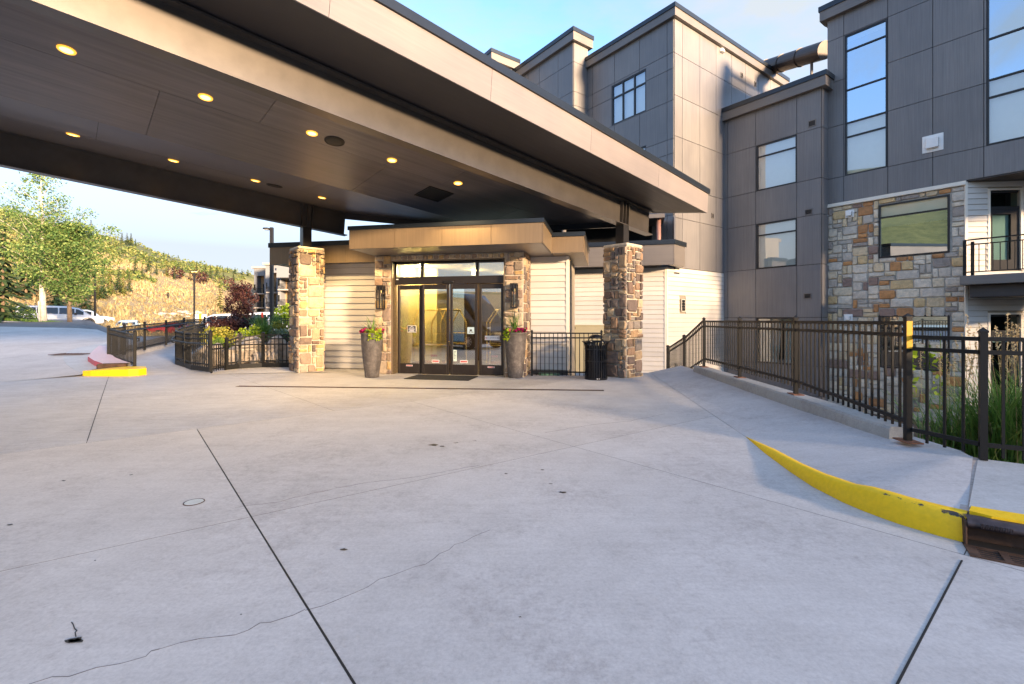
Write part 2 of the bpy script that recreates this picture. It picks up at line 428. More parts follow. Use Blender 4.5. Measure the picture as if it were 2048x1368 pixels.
M['glass_low'] = glass('unreflective_glass', 0.0, (.72,.79,.78), 0.0, 0.0)  # tinted panes, mirror reflection left out so the sun does not show
M['glass_door'] = glass('door_glass', 0.30, (.86,.90,.84))
M['glass_car'] = glass('car_glass', 0.25, (.18,.22,.24))

def leaf(name, stops, rough=0.6, trans=0.25):
    """foliage whose colour changes from leaf to leaf"""
    m, N, L, b = new_mat(name)
    g = N.new('ShaderNodeNewGeometry')
    c = ramp(N, L, g.outputs['Random Per Island'], stops)
    f = noise(N, L, pos_coords(N, L), 0.9, 3)
    c = mixc(N, L, 1.0, c, ramp(N, L, f, [(0.3, (.72,.78,.72)), (0.7, (1.2,1.15,1.1))]), 'MULTIPLY')
    L.new(c, b.inputs['Base Color']); b.inputs['Roughness'].default_value = rough; b.inputs['Specular IOR Level'].default_value = 0.25
    if trans:
        tr = N.new('ShaderNodeBsdfTranslucent'); L.new(c, tr.inputs['Color'])
        ms = N.new('ShaderNodeMixShader'); ms.inputs[0].default_value = trans
        L.new(b.outputs[0], ms.inputs[1]); L.new(tr.outputs[0], ms.inputs[2]); L.new(ms.outputs[0], N['Material Output'].inputs['Surface'])
    return m
M['aspen'] = leaf('aspen_leaves', [(0, (.045,.105,.028)), (.5, (.115,.20,.055)), (1, (.27,.33,.11))])
M['needle'] = leaf('spruce_needles', [(0, (.022,.05,.026)), (.6, (.05,.09,.04)), (1, (.11,.14,.05))], trans=0.1)
M['needle_lit'] = leaf('sunlit_pine_needles', [(0, (.06,.09,.025)), (.6, (.15,.17,.04)), (1, (.28,.26,.06))], trans=0.15)  # yellow sunlight put into the needle colour
M['scrub'] = leaf('scrub_leaves', [(0, (.04,.075,.02)), (.5, (.115,.15,.04)), (1, (.23,.225,.085))], trans=0.1)
M['purple'] = leaf('purple_leaves', [(0, (.028,.009,.012)), (.6, (.075,.028,.028)), (1, (.16,.075,.06))])
M['lime'] = leaf('lime_leaves', [(0, (.14,.24,.01)), (.6, (.34,.46,.02)), (1, (.55,.62,.06))])
M['shrub'] = leaf('shrub_leaves', [(0, (.05,.11,.02)), (.6, (.13,.22,.05)), (1, (.26,.32,.10))])
M['yellow_leaf'] = leaf('yellow_green_leaves', [(0, (.18,.20,.02)), (.6, (.38,.36,.05)), (1, (.62,.52,.12))])
M['silver_leaf'] = leaf('silver_green_leaves', [(0, (.14,.20,.12)), (.6, (.28,.36,.22)), (1, (.45,.50,.34))])
M['grass'] = leaf('green_blades', [(0, (.07,.16,.03)), (.6, (.17,.31,.06)), (1, (.32,.42,.13))])
M['plume'] = leaf('straw_plumes', [(0, (.34,.25,.12)), (.6, (.52,.40,.22)), (1, (.68,.56,.36))])
M['dry'] = leaf('dry_grass', [(0, (.20,.15,.075)), (.6, (.31,.245,.13)), (1, (.42,.345,.20))], trans=0.15)
M['magenta'] = leaf('magenta_petals', [(0, (.30,.008,.08)), (.6, (.55,.01,.18)), (1, (.40,.02,.10))])
M['yellow_petal'] = leaf('yellow_petals', [(0, (.75,.55,.03)), (1, (.85,.75,.25))])
M['bark'] = simple('bark', (.16,.115,.075), 0.9, var=0.35, scale=12, bmp=0.6)
M['bark_pale'] = simple('pale_bark', (.52,.47,.38), 0.8, var=0.3, scale=7, bmp=0.3)
M['boulder'] = simple('boulder', (.42,.36,.30), 0.9, var=0.35, scale=5, bmp=0.6)
M['mulch'] = simple('mulch', (.055,.040,.030), 0.95, var=0.5, scale=25, bmp=0.8)
# ================================================================== ground
from mathutils import noise as mnoise
rnd = random.Random(11)
def sst(a, b, x):
    t = max(0, min(1, (x-a)/(b-a))); return t*t*(3-2*t)

def zleft(x, y):
    """the drive and the lots beyond the kerb: climbing to the left, falling away straight ahead"""
    k = sst(-0.80, -0.90, x/max(y, 1)) if y > 0 else 1
    hi = min(0.067*max(0, y-11.2), 1.2) + 0.02*max(0, -x-16)
    hi = hi + (0.75 - hi)*sst(29.0, 31.0, y)
    lo = min(0.067*max(0, y-11.2), 0.55)
    lo = lo + (0.05 - lo)*sst(20.0, 28.0, y)
    return lo + (hi-lo)*k

class Line:
    def __init__(s, p, q): s.p = Vector((p[0], p[1])); d = Vector((q[0]-p[0], q[1]-p[1])); s.n = Vector((-d.y, d.x)).normalized()
    def side(s, c): return (Vector((c[0], c[1]))-s.p).dot(s.n)
def clip(poly, ln, sg):
    out = []
    for i in range(len(poly)):
        a, b = poly[i], poly[(i+1) % len(poly)]; da, db = sg*ln.side(a), sg*ln.side(b)
        if da >= 0: out.append(a)
        if (da > 0 and db < 0) or (da < 0 and db > 0):
            t = da/(da-db); out.append((a[0]+(b[0]-a[0])*t, a[1]+(b[1]-a[1])*t))
    return out
def area(p): return sum(p[i][0]*p[(i+1) % len(p)][1]-p[(i+1) % len(p)][0]*p[i][1] for i in range(len(p)))/2
def centroid(p):
    return (sum(q[0] for q in p)/len(p), sum(q[1] for q in p)/len(p))
def shrink(p, g):
    out = []; n = len(p)
    for i in range(n):
        a, b, c = Vector(p[i-1]), Vector(p[i]), Vector(p[(i+1) % n])
        d1, d2 = (b-a), (c-b)
        if d1.length < 1e-5 or d2.length < 1e-5: out.append(tuple(b)); continue
        d1.normalize(); d2.normalize()
        n1, n2 = Vector((-d1.y, d1.x)), Vector((-d2.y, d2.x))
        m = n1+n2
        if m.length < 1e-3: out.append(tuple(b)); continue
        m.normalize(); k = g/max(.35, m.dot(n1)); out.append((b.x+m.x*k, b.y+m.y*k))
    return out

CURB = [(2.851,2.952),(2.78,3.03),(2.728,3.104),(2.662,3.21),(2.62,3.311),(2.575,3.45),(2.542,3.607),(2.525,3.95),(2.565,4.337),(2.66,4.95),(2.805,5.648)]
base = ([(-18,-14),(11,-14),(11,-2.5)] + CURB + [(3.68,12.53),(3.05,12.25),(2.4,11.78),(.5,12.06),(.5,13.2),(-5.0,14.4),(-6.3,13.2),(-7.9,12.35),(-9.3,11.9),(-10.9,12.2),(-12.2,10.9),(-18,11.2)])
g2 = lambda u, v: tuple(gp(u, v))[:2]
J2 = Line((-4.07,6.04), (-1.44,8.40)); J5 = Line((-1.44,7.74), (2.69,2.81)); J4 = Line((-1.853,3.349), (.793,5.285))
J1 = Line((-4.0,5.98), (-.61,1.81)); J3 = Line((-9.44,10.97), (-4.95,5.48)); J8 = Line((-4.74,9.4), (-2.53,7.02)); J7 = Line((2.62,2.74), (1.49,1.81))
polys = [base]
def cut(ln, pred=lambda c: True):
    global polys
    out = []
    for p in polys:
        if not pred(centroid(p)): out.append(p); continue
        a, b = clip(p, ln, 1), clip(p, ln, -1)
        out += [q for q in (a, b) if len(q) > 2 and abs(area(q)) > .02]
    polys = out
far = lambda c: J2.side(c) > 0
cut(J2); cut(J5, lambda c: not far(c)); cut(J4, lambda c: not far(c))
cut(J1, lambda c: not far(c) and J5.side(c) < 0)
cut(J7, lambda c: not far(c) and J5.side(c) > 0 and J4.side(c) < 0)
cut(J3, far); cut(J8, far)
drive = bpy.data.objects.new('driveway', None); COL.objects.link(drive); drive['kind'] = 'structure'
obj('joint_bed', MB().prism(base, -2.6, -.0004), M['joint'], drive)
for p in polys:
    q = shrink(p, .003)
    obj('concrete_slab', MB().prism(q, -.1, 0.0), M['conc_stamp'] if far(centroid(p)) else M['conc'], drive)
# black sealant in the open joints
mb = MB()
for a, b in (((395,860),(709,1368)), ((215,760),(175,880)), ((1924,1121),(1795,1368))):
    a, b = gp(*a), gp(*b); 
    if b.y < 1.9: b = b + (b-a)*1.2
    mb.bar(a+Vector((0,0,-.002)), b+Vector((0,0,-.002)), .0085, .010)
obj('joint_sealant', mb, M['sealant'], drive)
# tar spots and gum on the slabs: flat blots of their own shape
def blot(u, v, r, n=11, st=1.6, rg=random.Random(4)):
    c = gp(u, v); m = MB(); pts = []
    for i in range(n):
        t = 2*pi*i/n; k = .75*r*rg.uniform(.45, 1.35); pts.append((c.x+k*st*cos(t), c.y+k*sin(t)))
    return m.add([(x, y, .0035) for x, y in pts], [tuple(range(n))])
for u, v, r in ((152,1280,.030),(158,1283,.022),(146,1283,.018),(688,1100,.017),(1040,1235,.007),(868,890,.055),(884,893,.03),(912,886,.02),(950,882,.02),(1012,948,.02),(263,950,.016),(128,962,.018),(1126,985,.024),(1102,968,.012),(20,1050,.014),(482,1230,.005),(1085,940,.016),(190,1122,.006)):
    obj('tar_spot', blot(u, v, r), M['tar'], drive)
mb = MB()
pts = [gp(u, v) for u, v in ((152,1274),(150,1266),(154,1262),(149,1258),(146,1249),(143,1245))]
for a, b in zip(pts, pts[1:]): mb.bar(a+Vector((0,0,.002)), b+Vector((0,0,.002)), .0035, .002)
obj('tar_spot', mb, M['tar'], drive)
# hairline cracks
mb = MB(); rc = random.Random(8)
def crack(pts, w):
    P = [gp(u, v) for u, v in pts]; Q = []
    for a, b in zip(P, P[1:]):
        n = max(2, int((b-a).length/.06)); d = (b-a); s = Vector((-d.y, d.x, 0)).normalized()
        for i in range(n): Q.append(a + d*(i/n) + s*rc.uniform(-.012, .012))
    Q.append(P[-1])
    for a, b in zip(Q, Q[1:]): mb.bar(a+Vector((0,0,.0005)), b+Vector((0,0,.0005)), w*rc.uniform(.4, 1.3), .001)
crack([(60,1366),(140,1350),(290,1312),(320,1296),(400,1277),(470,1270),(520,1248),(560,1237),(610,1219)], .0042)
crack([(610,1219),(680,1200),(760,1160),(850,1128),(910,1090),(980,1060)], .0028)
crack([(470,1015),(560,1003),(640,983),(730,965),(800,958),(880,945),(960,930)], .004)
crack([(1090,865),(1180,850),(1260,842),(1330,828)], .006)
obj('hairline_crack', mb, simple('crack', (.17,.155,.15), .9, var=.3, scale=20), drive)

# the drive where it climbs to the road, and the asphalt beyond
RB = [(10.55,-1.10),(11.75,-.911),(12.55,-.871),(13.7,-.89),(14.97,-.893),(16.5,-.882),(17.9,-.860),(19.4,-.794),(22.2,-.716),(24.0,-.68)]
def rbound(y):
    for (a, ra), (b, rb) in zip(RB, RB[1:]):
        if y <= b: return ra+(rb-ra)*max(0, (y-a))/(b-a)
    return RB[-1][1]
rows = []
for i in range(36):
    y = 10.55 + (24.0-10.55)*(i/35); r1 = rbound(y)*y
    rows.append([(x, y, zleft(x, y)+.004) for x in [(-60 + (r1+60)*(1-(1-j/30)**2)) for j in range(31)]])
struct('drive_climb', MB().sheet(rows), M['conc'], True)
rows = []
for i in range(40):
    y = 24.0 + 34*(i/39)
    rows.append([(x, y, zleft(x, y)) for x in [-80 + (84)*(j/50) for j in range(51)]])
struct('parking_lot', MB().sheet(rows), M['asphalt'], True)
# asphalt apron left of the drive and behind the camera
struct('road', MB().sheet([[(-90,-60,-.12),(-18,-60,-.12)],[(-90,10.5,-.1),(-18,10.5,-.1)]]), M['asphalt'])
struct('road', MB().sheet([[(-18,-60,-.12),(30,-60,-.12)],[(-18,-14,-.1),(30,-14,-.1)]]), M['asphalt'])

# walkway that curves away between the two ramp fences
wz = lambda x, y: .0+.028*max(0, y-12.0)
OUT = [(-9.36,11.8),(-10.35,12.75),(-11.4,13.5),(-12.25,14.3),(-13.05,15.8),(-13.75,17.5),(-14.6,19.6),(-15.85,22.3),(-17.2,26)]
INN = [(-4.8,12.6),(-6.0,13.2),(-6.6,13.6),(-7.0,14.2),(-7.4,15.2),(-8.0,16.5),(-9.5,18.5),(-11.0,22.3),(-12,26)]
struct('walkway', MB().sheet([[(a[0]+(b[0]-a[0])*k/4, a[1]+(b[1]-a[1])*k/4, wz(0, a[1]+(b[1]-a[1])*k/4)+.002) for k in range(5)] for a, b in zip(OUT, INN)]), M['conc_walk'], True)
# paler gutter apron round the kerb return
def gpl(u, v):
    lo, hi = 8.0, 23.0
    for _ in range(40):
        y = (lo+hi)/2
        if (EYE-zleft((u-U0)*y/FPX, y))*FPX/y > v-V0: lo = y
        else: hi = y
    return ((u-U0)*y/FPX, y)
ap = [gpl(u, v) for u, v in ((172,749),(150,741),(134,730),(127,720),(127,711),(136,703),(155,696),(186,690),(213,686),(213,691),(196,700),(187,712),(192,726),(204,738))]
struct('gutter_apron', MB().prism(ap, lambda x, y: zleft(x, y)-.02, lambda x, y: zleft(x, y)+.009), M['conc_new'])
# red kerb between drive and ramp
QF = [((-10.93,12.55),(-10.35,12.75)),((-11.6,13.05),(-10.85,13.1)),((-12.5,13.85),(-11.4,13.5)),((-13.37,14.97),(-12.25,14.3)),((-14.5,16.5),(-13.05,15.8)),((-15.4,17.9),(-13.75,17.5)),((-15.4,19.4),(-14.6,19.6)),((-15.9,22.2),(-15.85,22.3)),((-16.4,24.2),(-16.3,24.3))]
mr, mt, mg = MB(), MB(), MB()
for k, ((q, f), (q2, f2)) in enumerate(zip(QF, QF[1:])):
    z1, z2 = zleft(*q), zleft(*q2); h = .15
    A, B = (q[0],q[1]), (q2[0],q2[1])
    dst = mr if k < 4 else mg; top = mt if k < 4 else mg
    dst.add([(*A, z1-.1),(*B, z2-.1),(*B, z2+h),(*A, z1+h)], [(0,1,2,3)])
    top.add([(*A, z1+h),(*B, z2+h),(*f2, z2+h),(*f, z1+h)], [(0,1,2,3)])
    mg.add([(*f, z1+h),(*f2, z2+h),(*f2, -.3),(*f, -.3)], [(0,1,2,3)])
kerb = bpy.data.objects.new('kerb', None); COL.objects.link(kerb); kerb['kind'] = 'structure'
obj('red_face', mr, M['red'], kerb); obj('faded_top', mt, M['pink'], kerb); obj('ramp_kerb_wall', mg, M['conc_walk'], kerb)
yp = [(-10.74,11.76),(-10.5,11.70),(-9.95,11.66),(-9.55,11.69),(-9.36,11.78),(-9.33,12.0),(-9.75,12.5),(-10.45,12.75),(-10.68,12.3)]
struct('yellow_kerb', MB().prism(yp, -.1, lambda x, y: .17-.05*max(0, (-x-9.9))), M['yellow'])
# yellow kerb by the sidewalk at the right: rises out of the slab as it comes nearer
rows = []
n = len(CURB)
nrm = []
for i in range(n):
    a, b = Vector(CURB[max(0,i-1)]), Vector(CURB[min(n-1,i+1)]); d = (b-a).normalized(); nrm.append(Vector((d.y, -d.x)))
hgt = [.172*min(1, (1-(i/(n-1)))*1.9)**.8 for i in range(n)]
for i in range(n):
    c = Vector(CURB[i]); m = nrm[i]; h = hgt[i]
    tp_ = min(1, h/.05)
    prof = [(-.004,-.06),(.0,h*.15),(.012,h*.55),(.03*tp_,h*.86),(.055*tp_,h*.985),(.105*tp_,h+.001),(.112*tp_,h-.03)]
    rows.append([(c.x+m.x*a, c.y+m.y*a, z+.001) for a, z in prof])
# finer along its length
rows2 = []
for a, b in zip(rows, rows[1:]):
    for k in range(3): rows2.append([tuple(Vector(p)*(1-k/3)+Vector(q)*(k/3)) for p, q in zip(a, b)])
rows2.append(rows[-1])
struct('yellow_kerb', MB().sheet(rows2), paint('worn_yellow_paint', (.90,.56,.002), (.045,.042,.04), .305, True), True)
# sidewalk at the right
SWL = [(Vector(CURB[i])+nrm[i]*.10*min(1, hgt[i]/.05)).to_tuple()+(hgt[i]+.0,) for i in range(n)]
fr_ = [(2.94,3.04,.176),(3.25,3.4,.182),(3.45,3.6,.185),(3.62,3.8,.19),(3.78,3.98,.192),(3.95,4.15,.195),(4.05,4.2,.197),(4.02,4.5,.20),(4.0,4.85,.20),(4.05,5.4,.19),(4.12,6.2,.19)]
rows = [[tuple(Vector(SWL[i])*(1-t/6)+Vector(fr_[i])*(t/6)) for t in range(7)] for i in range(1, n)]
rows.insert(0, [tuple(Vector(SWL[0])*(1-t/6)+Vector((4.06,4.14,.196))*(t/6)) for t in range(7)])
rows[1] = [tuple(Vector(SWL[1])*(1-t/6)+Vector((4.06,4.16,.196))*(t/6)) for t in range(7)]
for i in range(2, n):
    tgt = Vector((4.06+.01*i, 4.18+.02*i if i < 8 else (4.5,5.0,5.7)[i-8], .197)) if i < 10 else Vector((4.16,5.7,.195))
    rows[i] = [tuple(Vector(SWL[i])*(1-t/6)+tgt*(t/6)) for t in range(7)]
for y, xl in ((6.6,2.925),(8.0,3.10),(9.5,3.29),(11,3.48),(12.53,3.68)):
    rows.append([(xl+(4.5-xl)*t/6, y, .003+.18*(t/6)) for t in range(7)])
struct('sidewalk', MB().sheet(rows), M['conc_walk'], True)
# solid fill below the sidewalk edge, so the bank beyond has something to lean on
struct('sidewalk_base', MB().prism([(2.9,5.9),(4.0,4.9),(4.12,4.75),(4.55,6.0),(4.75,12.4),(3.7,12.5)], -2.6, -.02), M['conc_walk'])
struct('sidewalk_base', MB().prism([(2.97,3.0),(11.2,-2.5),(11.2,-1.2),(4.12,4.0),(4.1,4.75),(3.0,5.7),(2.72,4.4),(2.7,3.5)], -2.6, -.03), M['conc_walk'])
# newer, paler sidewalk panel beyond the tooled joint
struct('sidewalk', MB().prism([(2.965,3.05),(3.14,2.95),(11.2,-2.35),(11.2,-.95),(4.33,3.95),(4.09,4.125)], -.05, .186), M['conc_new'])
struct('kerb', MB().prism([(2.905,2.985),(2.96,2.9),(11.1,-2.49),(11.2,-2.35),(3.14,2.96),(2.99,3.06)], .12, .190), M['yellow'])
struct('joint_caulk', MB().bar((2.925,3.03,.158),(4.09,4.16,.170),.06,.03), simple('tan_caulk', (.42,.36,.32), .8, var=.2, scale=20))
# low concrete wall under the long fence
WALLP = [(4.36,11.3),(4.18,8.6),(4.04,6.5),(3.91,5.4),(3.885,4.84)]
wl_ = [Vector((x, y)) for x, y in WALLP]; rows = []
for i, p in enumerate(wl_):
    rows.append([(p.x,p.y,.0),(p.x,p.y,.275),(p.x+.02,p.y,.30),(p.x+.25,p.y,.30),(p.x+.25,p.y,-2.4)])
mw = MB().sheet(rows)
e = rows[-1]; mw.add(e, [(4,3,2,1,0)]); mw.add(rows[0], [(0,1,2,3,4)])
struct('kerb_wall', mw, concrete('rough_kerb_concrete', (.37,.37,.35)))
# falling walk beyond the fence corner, and the low ground by the building
struct('lower_ground', MB().sheet([[(4.5,11.0,.1),(9,11.0,-2.3),(40,11.0,-2.3)],[(4.6,12.6,0.0),(9,13,-2.3),(40,13,-2.3)],[(4.7,16,-.75),(8.5,18,-2.3),(40,18,-2.3)],[(4.7,24,-.8),(8.5,24,-2.3),(40,24,-2.3)]]), M['mulch'])
struct('lower_ground', MB().sheet([[(4.3,11.0,-.1),(9,11.0,-2.3),(40,11.0,-2.3)],[(4.3,7,-.4),(9,6,-2.3),(40,6,-2.3)],[(4.12,4.1,.10),(8,2.2,-1.5),(40,0,-2.3)],[(11,-1.0,.1),(14,-1,-1.2),(40,-8,-2.3)]]), M['mulch'])
struct('service_yard', MB().sheet([[(.45,11.9,-.8),(4.8,11.9,-.8)],[(.45,20,-.8),(5.2,20,-.8)]]), M['conc_walk'])

# planted bed inside the ramp
bed = [(-10.3,15.2),(-9.4,13.7),(-7.7,12.5),(-6.9,12.9),(-5.4,13.4),(-4.9,14.3),(-5.2,17),(-6.5,20),(-8.5,22.5),(-11,22.5),(-11.6,18.5)]
cx_, cy_ = -8.0, 17.0; rows = []
for k in range(7):
    t = k/6
    rows.append([(x+(cx_-x)*t, y+(cy_-y)*t, .02+.72*sst(.2, .62, t)+.05*mnoise.noise((x*1.3, y*1.3, t*5))) for x, y in bed+[bed[0]]])
struct('planting_bed', MB().sheet(rows), M['mulch'], True)

# ------------------------------------------------------------------ the hill
SKY_V = [(-900,395),(-300,400),(0,419),(34,431),(168,471),(202,473),(235,480),(276,490),(320,510),(370,522),(420,535),(471,544),(508,552),(640,578),(1024,600),(2100,605)]
def tan_el(th):
    """slope of the ridge as seen from the eye, in azimuth th (radians from straight ahead)"""
    if -1.12 < th < .85:
        u = U0 + FPX*math.tan(th)
        for (a, va), (b, vb) in zip(SKY_V, SKY_V[1:]):
            if u <= b: 
                k = max(0, (u-a)/(b-a)); return (V0-(va+(vb-va)*k))/FPX*cos(th)
        return .03
    if th <= -1.12: return .07 + .25*sst(-1.70, -1.80, th)*sst(-2.45, -2.2, th)
    return .035+.153*sst(1.45, 1.75, th)*sst(3.1, 2.85, th)  # unseen ridge at the back right, raised to block the low sun
def hill_z(th, r):
    zr = 150*tan_el(th) + EYE; b = .75*sst(-.72,-.80, th) if th > -1.7 else .75
    if abs(th) > 1.9: b = -.1
    s = (r-52)/98.0
    if s <= 0: return b - .05
    zz = b + (zr-b)*min(1, s)**(1.12+3.2*sst(-.57, -.51, th)) if s <= 1 else zr - .10*(r-150)
    x, y = r*sin(th), r*cos(th)
    return zz + (1.3*mnoise.noise((x*.035, y*.035, 1.7)) + .5*mnoise.noise((x*.12, y*.12, 4.7)))*min(1, s*2.2)*(1 if s < .9 else .35)
rows = []
NA = 240
for i in range(34):
    r = 50 + 100*(i/24) if i <= 24 else 150 + 26*(i-24)
    rows.append([(r*sin(t), r*cos(t), hill_z(t, r)) for t in [-pi + 2*pi*j/NA for j in range(NA+1)]])
m, N, L, b = new_mat('hill_grass')
v = pos_coords(N, L); f = noise(N, L, v, .05, 6, .62); g = noise(N, L, v, .55, 7, .7); hh = noise(N, L, v, 3.2, 5, .7)
dry = ramp(N, L, hh, [(0.25, (.17,.13,.07)), (0.5, (.28,.225,.13)), (0.8, (.38,.315,.20))])
grn = ramp(N, L, g, [(0.3, (.055,.075,.022)), (0.7, (.16,.17,.06))])
zs = N.new('ShaderNodeSeparateXYZ'); gg = N.new('ShaderNodeNewGeometry'); L.new(gg.outputs['Position'], zs.inputs[0])
zm = N.new('ShaderNodeMapRange'); zm.inputs['From Min'].default_value = 5; zm.inputs['From Max'].default_value = 14; zm.inputs['To Min'].default_value = -.35; zm.inputs['To Max'].default_value = .12
L.new(zs.outputs[2], zm.inputs['Value'])
ad = N.new('ShaderNodeMath'); ad.operation = 'ADD'; L.new(f, ad.inputs[0]); L.new(zm.outputs[0], ad.inputs[1])
msk = ramp(N, L, ad.outputs[0], [(0.42, (0,0,0)), (0.56, (1,1,1))])
L.new(mixc(N, L, msk, dry, grn), b.inputs['Base Color']); b.inputs['Roughness'].default_value = .95; bump(N, L, b, hh, .8, .3)
M['hill'] = m
struct('hill', MB().sheet(rows), M['hill'], True)
# flat ground under everything, out to the foot of the hill
struct('ground', MB().sheet([[(-60,-60,-.35),(60,-60,-.35)],[(-60,10,-.3),(60,10,-2.7)],[(-60,60,-.3),(60,60,-2.7)]]), M['mulch'])
# ================================================================== hotel
rs = random.Random(21)
# masonry: random ashlar laid on a small grid, every stone a part
def ashlar(w, h, unit, rg, holes=(), sizes=None):
    nx, nz = max(1, round(w/unit)), max(1, round(h/unit)); ux, uz = w/nx, h/nz
    used = [[False]*nx for _ in range(nz)]
    for j in range(nz):
        for i in range(nx):
            cxm, czm = (i+.5)*ux, (j+.5)*uz
            if any(a < cxm < b and c < czm < d for a, b, c, d in holes): used[j][i] = True
    sizes = sizes or [(2,1),(2,2),(3,2),(1,1),(2,1),(3,1),(2,2),(1,2),(3,2),(4,2),(2,3)]
    out = []
    for j in range(nz):
        for i in range(nx):
            if used[j][i]: continue
            for sx, sz in rg.sample(sizes, len(sizes)) + [(1,1)]:
                if i+sx <= nx and j+sz <= nz and not any(used[b][a] for a in range(i, i+sx) for b in range(j, j+sz)): break
            for a in range(i, i+sx):
                for b in range(j, j+sz): used[b][a] = True
            out.append((i*ux, (i+sx)*ux, j*uz, (j+sz)*uz))
    return out

def stone_mesh(w, h, d, rg, joint=.013):
    """a split-faced block: broken outline, arris knocked off, face standing uneven"""
    j = joint
    ch = min(w, h)*rg.uniform(.10, .24)
    jt = lambda k: rg.uniform(-k, k)
    k = min(.012, min(w, h)*.07)
    o = []
    for cx, cz, sx, sz in ((j, j, 1, 1), (w-j, j, -1, 1), (w-j, h-j, -1, -1), (j, h-j, 1, -1)):
        c1, c2 = ch*rg.uniform(.25, 1), ch*rg.uniform(.25, 1)
        a, b = (cx + sx*c1, cz), (cx, cz + sz*c2)
        o += [b, a] if (sx, sz) in ((1, 1), (-1, -1)) else [a, b]
    o = [(x+jt(k), z+jt(k)) for x, z in o]
    cxm, czm = w/2+jt(w*.12), h/2+jt(h*.12)
    ins = [(x+(cxm-x)*.16, z+(czm-z)*.16) for x, z in o]
    vs = [(x, 0, z) for x, z in o] + [(x, -d*.62, z) for x, z in o] + [(x, -d*rg.uniform(.75, 1.15), z) for x, z in ins] + [(cxm, -d*rg.uniform(.8, 1.25), czm)]
    fs = []
    for i in range(8):
        n = (i+1) % 8
        fs += [(i, n, 8+n, 8+i), (8+i, 8+n, 16+n, 16+i), (16+i, 16+n, 24)]
    return MB().add(vs, fs)

BROWN = [(.189, .128, .098), (.14, .104, .085), (.287, .189, .12), (.348, .232, .128), (.213, .159, .128), (.403, .299, .189), (.275, .22, .171), (.165, .14, .128), (.311, .201, .122), (.488, .378, .244), (.152, .116, .1), (.232, .201, .171)]
PALE = [(0.612, 0.545, 0.445), (0.568, 0.517, 0.445), (0.437, 0.4, 0.351), (0.655, 0.531, 0.358), (0.612, 0.455, 0.247), (0.524, 0.482, 0.42), (0.699, 0.62, 0.494), (0.524, 0.262, 0.105), (0.32, 0.283, 0.254), (0.641, 0.551, 0.408), (0.582, 0.469, 0.309), (0.597, 0.551, 0.476), (0.451, 0.228, 0.099), (0.495, 0.448, 0.389), (0.277, 0.193, 0.161), (0.67, 0.606, 0.506)]
def lay(root, fr, x0, z0, w, h, unit, pal, holes=(), depth=.035, sizes=None, rg=rs, y=0.0, mats=None):
    hs = [(a-x0, b-x0, c-z0, d-z0) for a, b, c, d in holes]
    for a, b, c, d in ashlar(w, h, unit, rg, hs, sizes):
        me = stone_mesh(b-a, d-c, depth*rg.uniform(.7, 1.3), rg).mesh('stone', mats or M['stone'])
        put('stone', me, root, fr.w(x0+a, y, z0+c)-root.location, fr.a, None, rg.choice(pal))

def window(root, fr, x0, x1, z0, z1, y=0.0, fw=.05, transoms=(), mullions=(), blind=None, curtain=False, mat_frame=None, depth=.16, glassm=None):
    """frame bars, one pane per light, and what hangs behind; z of transoms and x of mullions in wall axes"""
    mf = mat_frame or M['frame']
    f = MB()
    f.box(x0, x0+fw, y-.012, y+.07, z0, z1).box(x1-fw, x1, y-.012, y+.07, z0, z1)
    f.box(x0+fw, x1-fw, y-.012, y+.07, z0, z0+fw).box(x0+fw, x1-fw, y-.012, y+.07, z1-fw, z1)
    for t in transoms: f.box(x0+fw, x1-fw, y-.006, y+.065, t-fw*.5, t+fw*.5)
    zs = [z0+fw] + [t for t in transoms] + [z1-fw]
    for mm in mullions: f.box(mm-fw*.5, mm+fw*.5, y-.009, y+.067, z0+fw, z1-fw)
    fo = wobj('window', f, mf, root, fr)
    xs = [x0+fw] + list(mullions) + [x1-fw]
    for i in range(len(xs)-1):
        for k in range(len(zs)-1):
            obj('pane', MB().add([(xs[i],y+.03,zs[k]),(xs[i+1],y+.03,zs[k]),(xs[i+1],y+.03,zs[k+1]),(xs[i],y+.03,zs[k+1])], [(0,1,2,3)]), glassm or (M['glass'] if any(a <= (zs[k]+zs[k+1])/2 <= b for a, b in (blind or ())) or curtain else M['glass_sky']), fo)
    for a, b in (blind or ()):
        obj('roller_blind', MB().box(x0+fw*.6, x1-fw*.6, y+depth-.03, y+depth-.02, a, b), M['blind'], fo)
    if curtain:
        c = MB(); n = 60; mid = (x0+x1)/2 + (x1-x0)*.08
        for xa, xb, q in ((x0+.02, mid-.03, 1), (mid+.05, x1-.02, -1)):
            r0, r1 = [], []
            for i in range(n+1):
                t = i/n; x = xa+(xb-xa)*t; wv = .03*sin(t*46)+.012*sin(t*17)
                nar = .10*q*t if q > 0 else .10*q*(t-1)*-1*-1
                r1.append((x, y+.22+wv, z1-.05)); r0.append((x + ((-.10*t) if q > 0 else .05*(1-t)), y+.22+wv*1.2, z0+.03))
            c.sheet([r0, r1])
        obj('curtain', c, M['blind'], fo, smooth=True)
    obj('dark_room', MB().add([(x0,y+.9,z0),(x1,y+.9,z0),(x1,y+.9,z1),(x0,y+.9,z1)], [(0,1,2,3)]).add([(x0,y+.08,z0),(x1,y+.08,z0),(x1,y+.9,z0),(x0,y+.9,z0)],[(0,1,2,3)]).add([(x0,y+.08,z1),(x1,y+.08,z1),(x1,y+.9,z1),(x0,y+.9,z1)],[(0,1,2,3)]).add([(x0,y+.08,z0),(x0,y+.9,z0),(x0,y+.9,z1),(x0,y+.08,z1)],[(0,1,2,3)]).add([(x1,y+.08,z0),(x1,y+.9,z0),(x1,y+.9,z1),(x1,y+.08,z1)],[(0,1,2,3)]), M['void'], fo)
    return fo

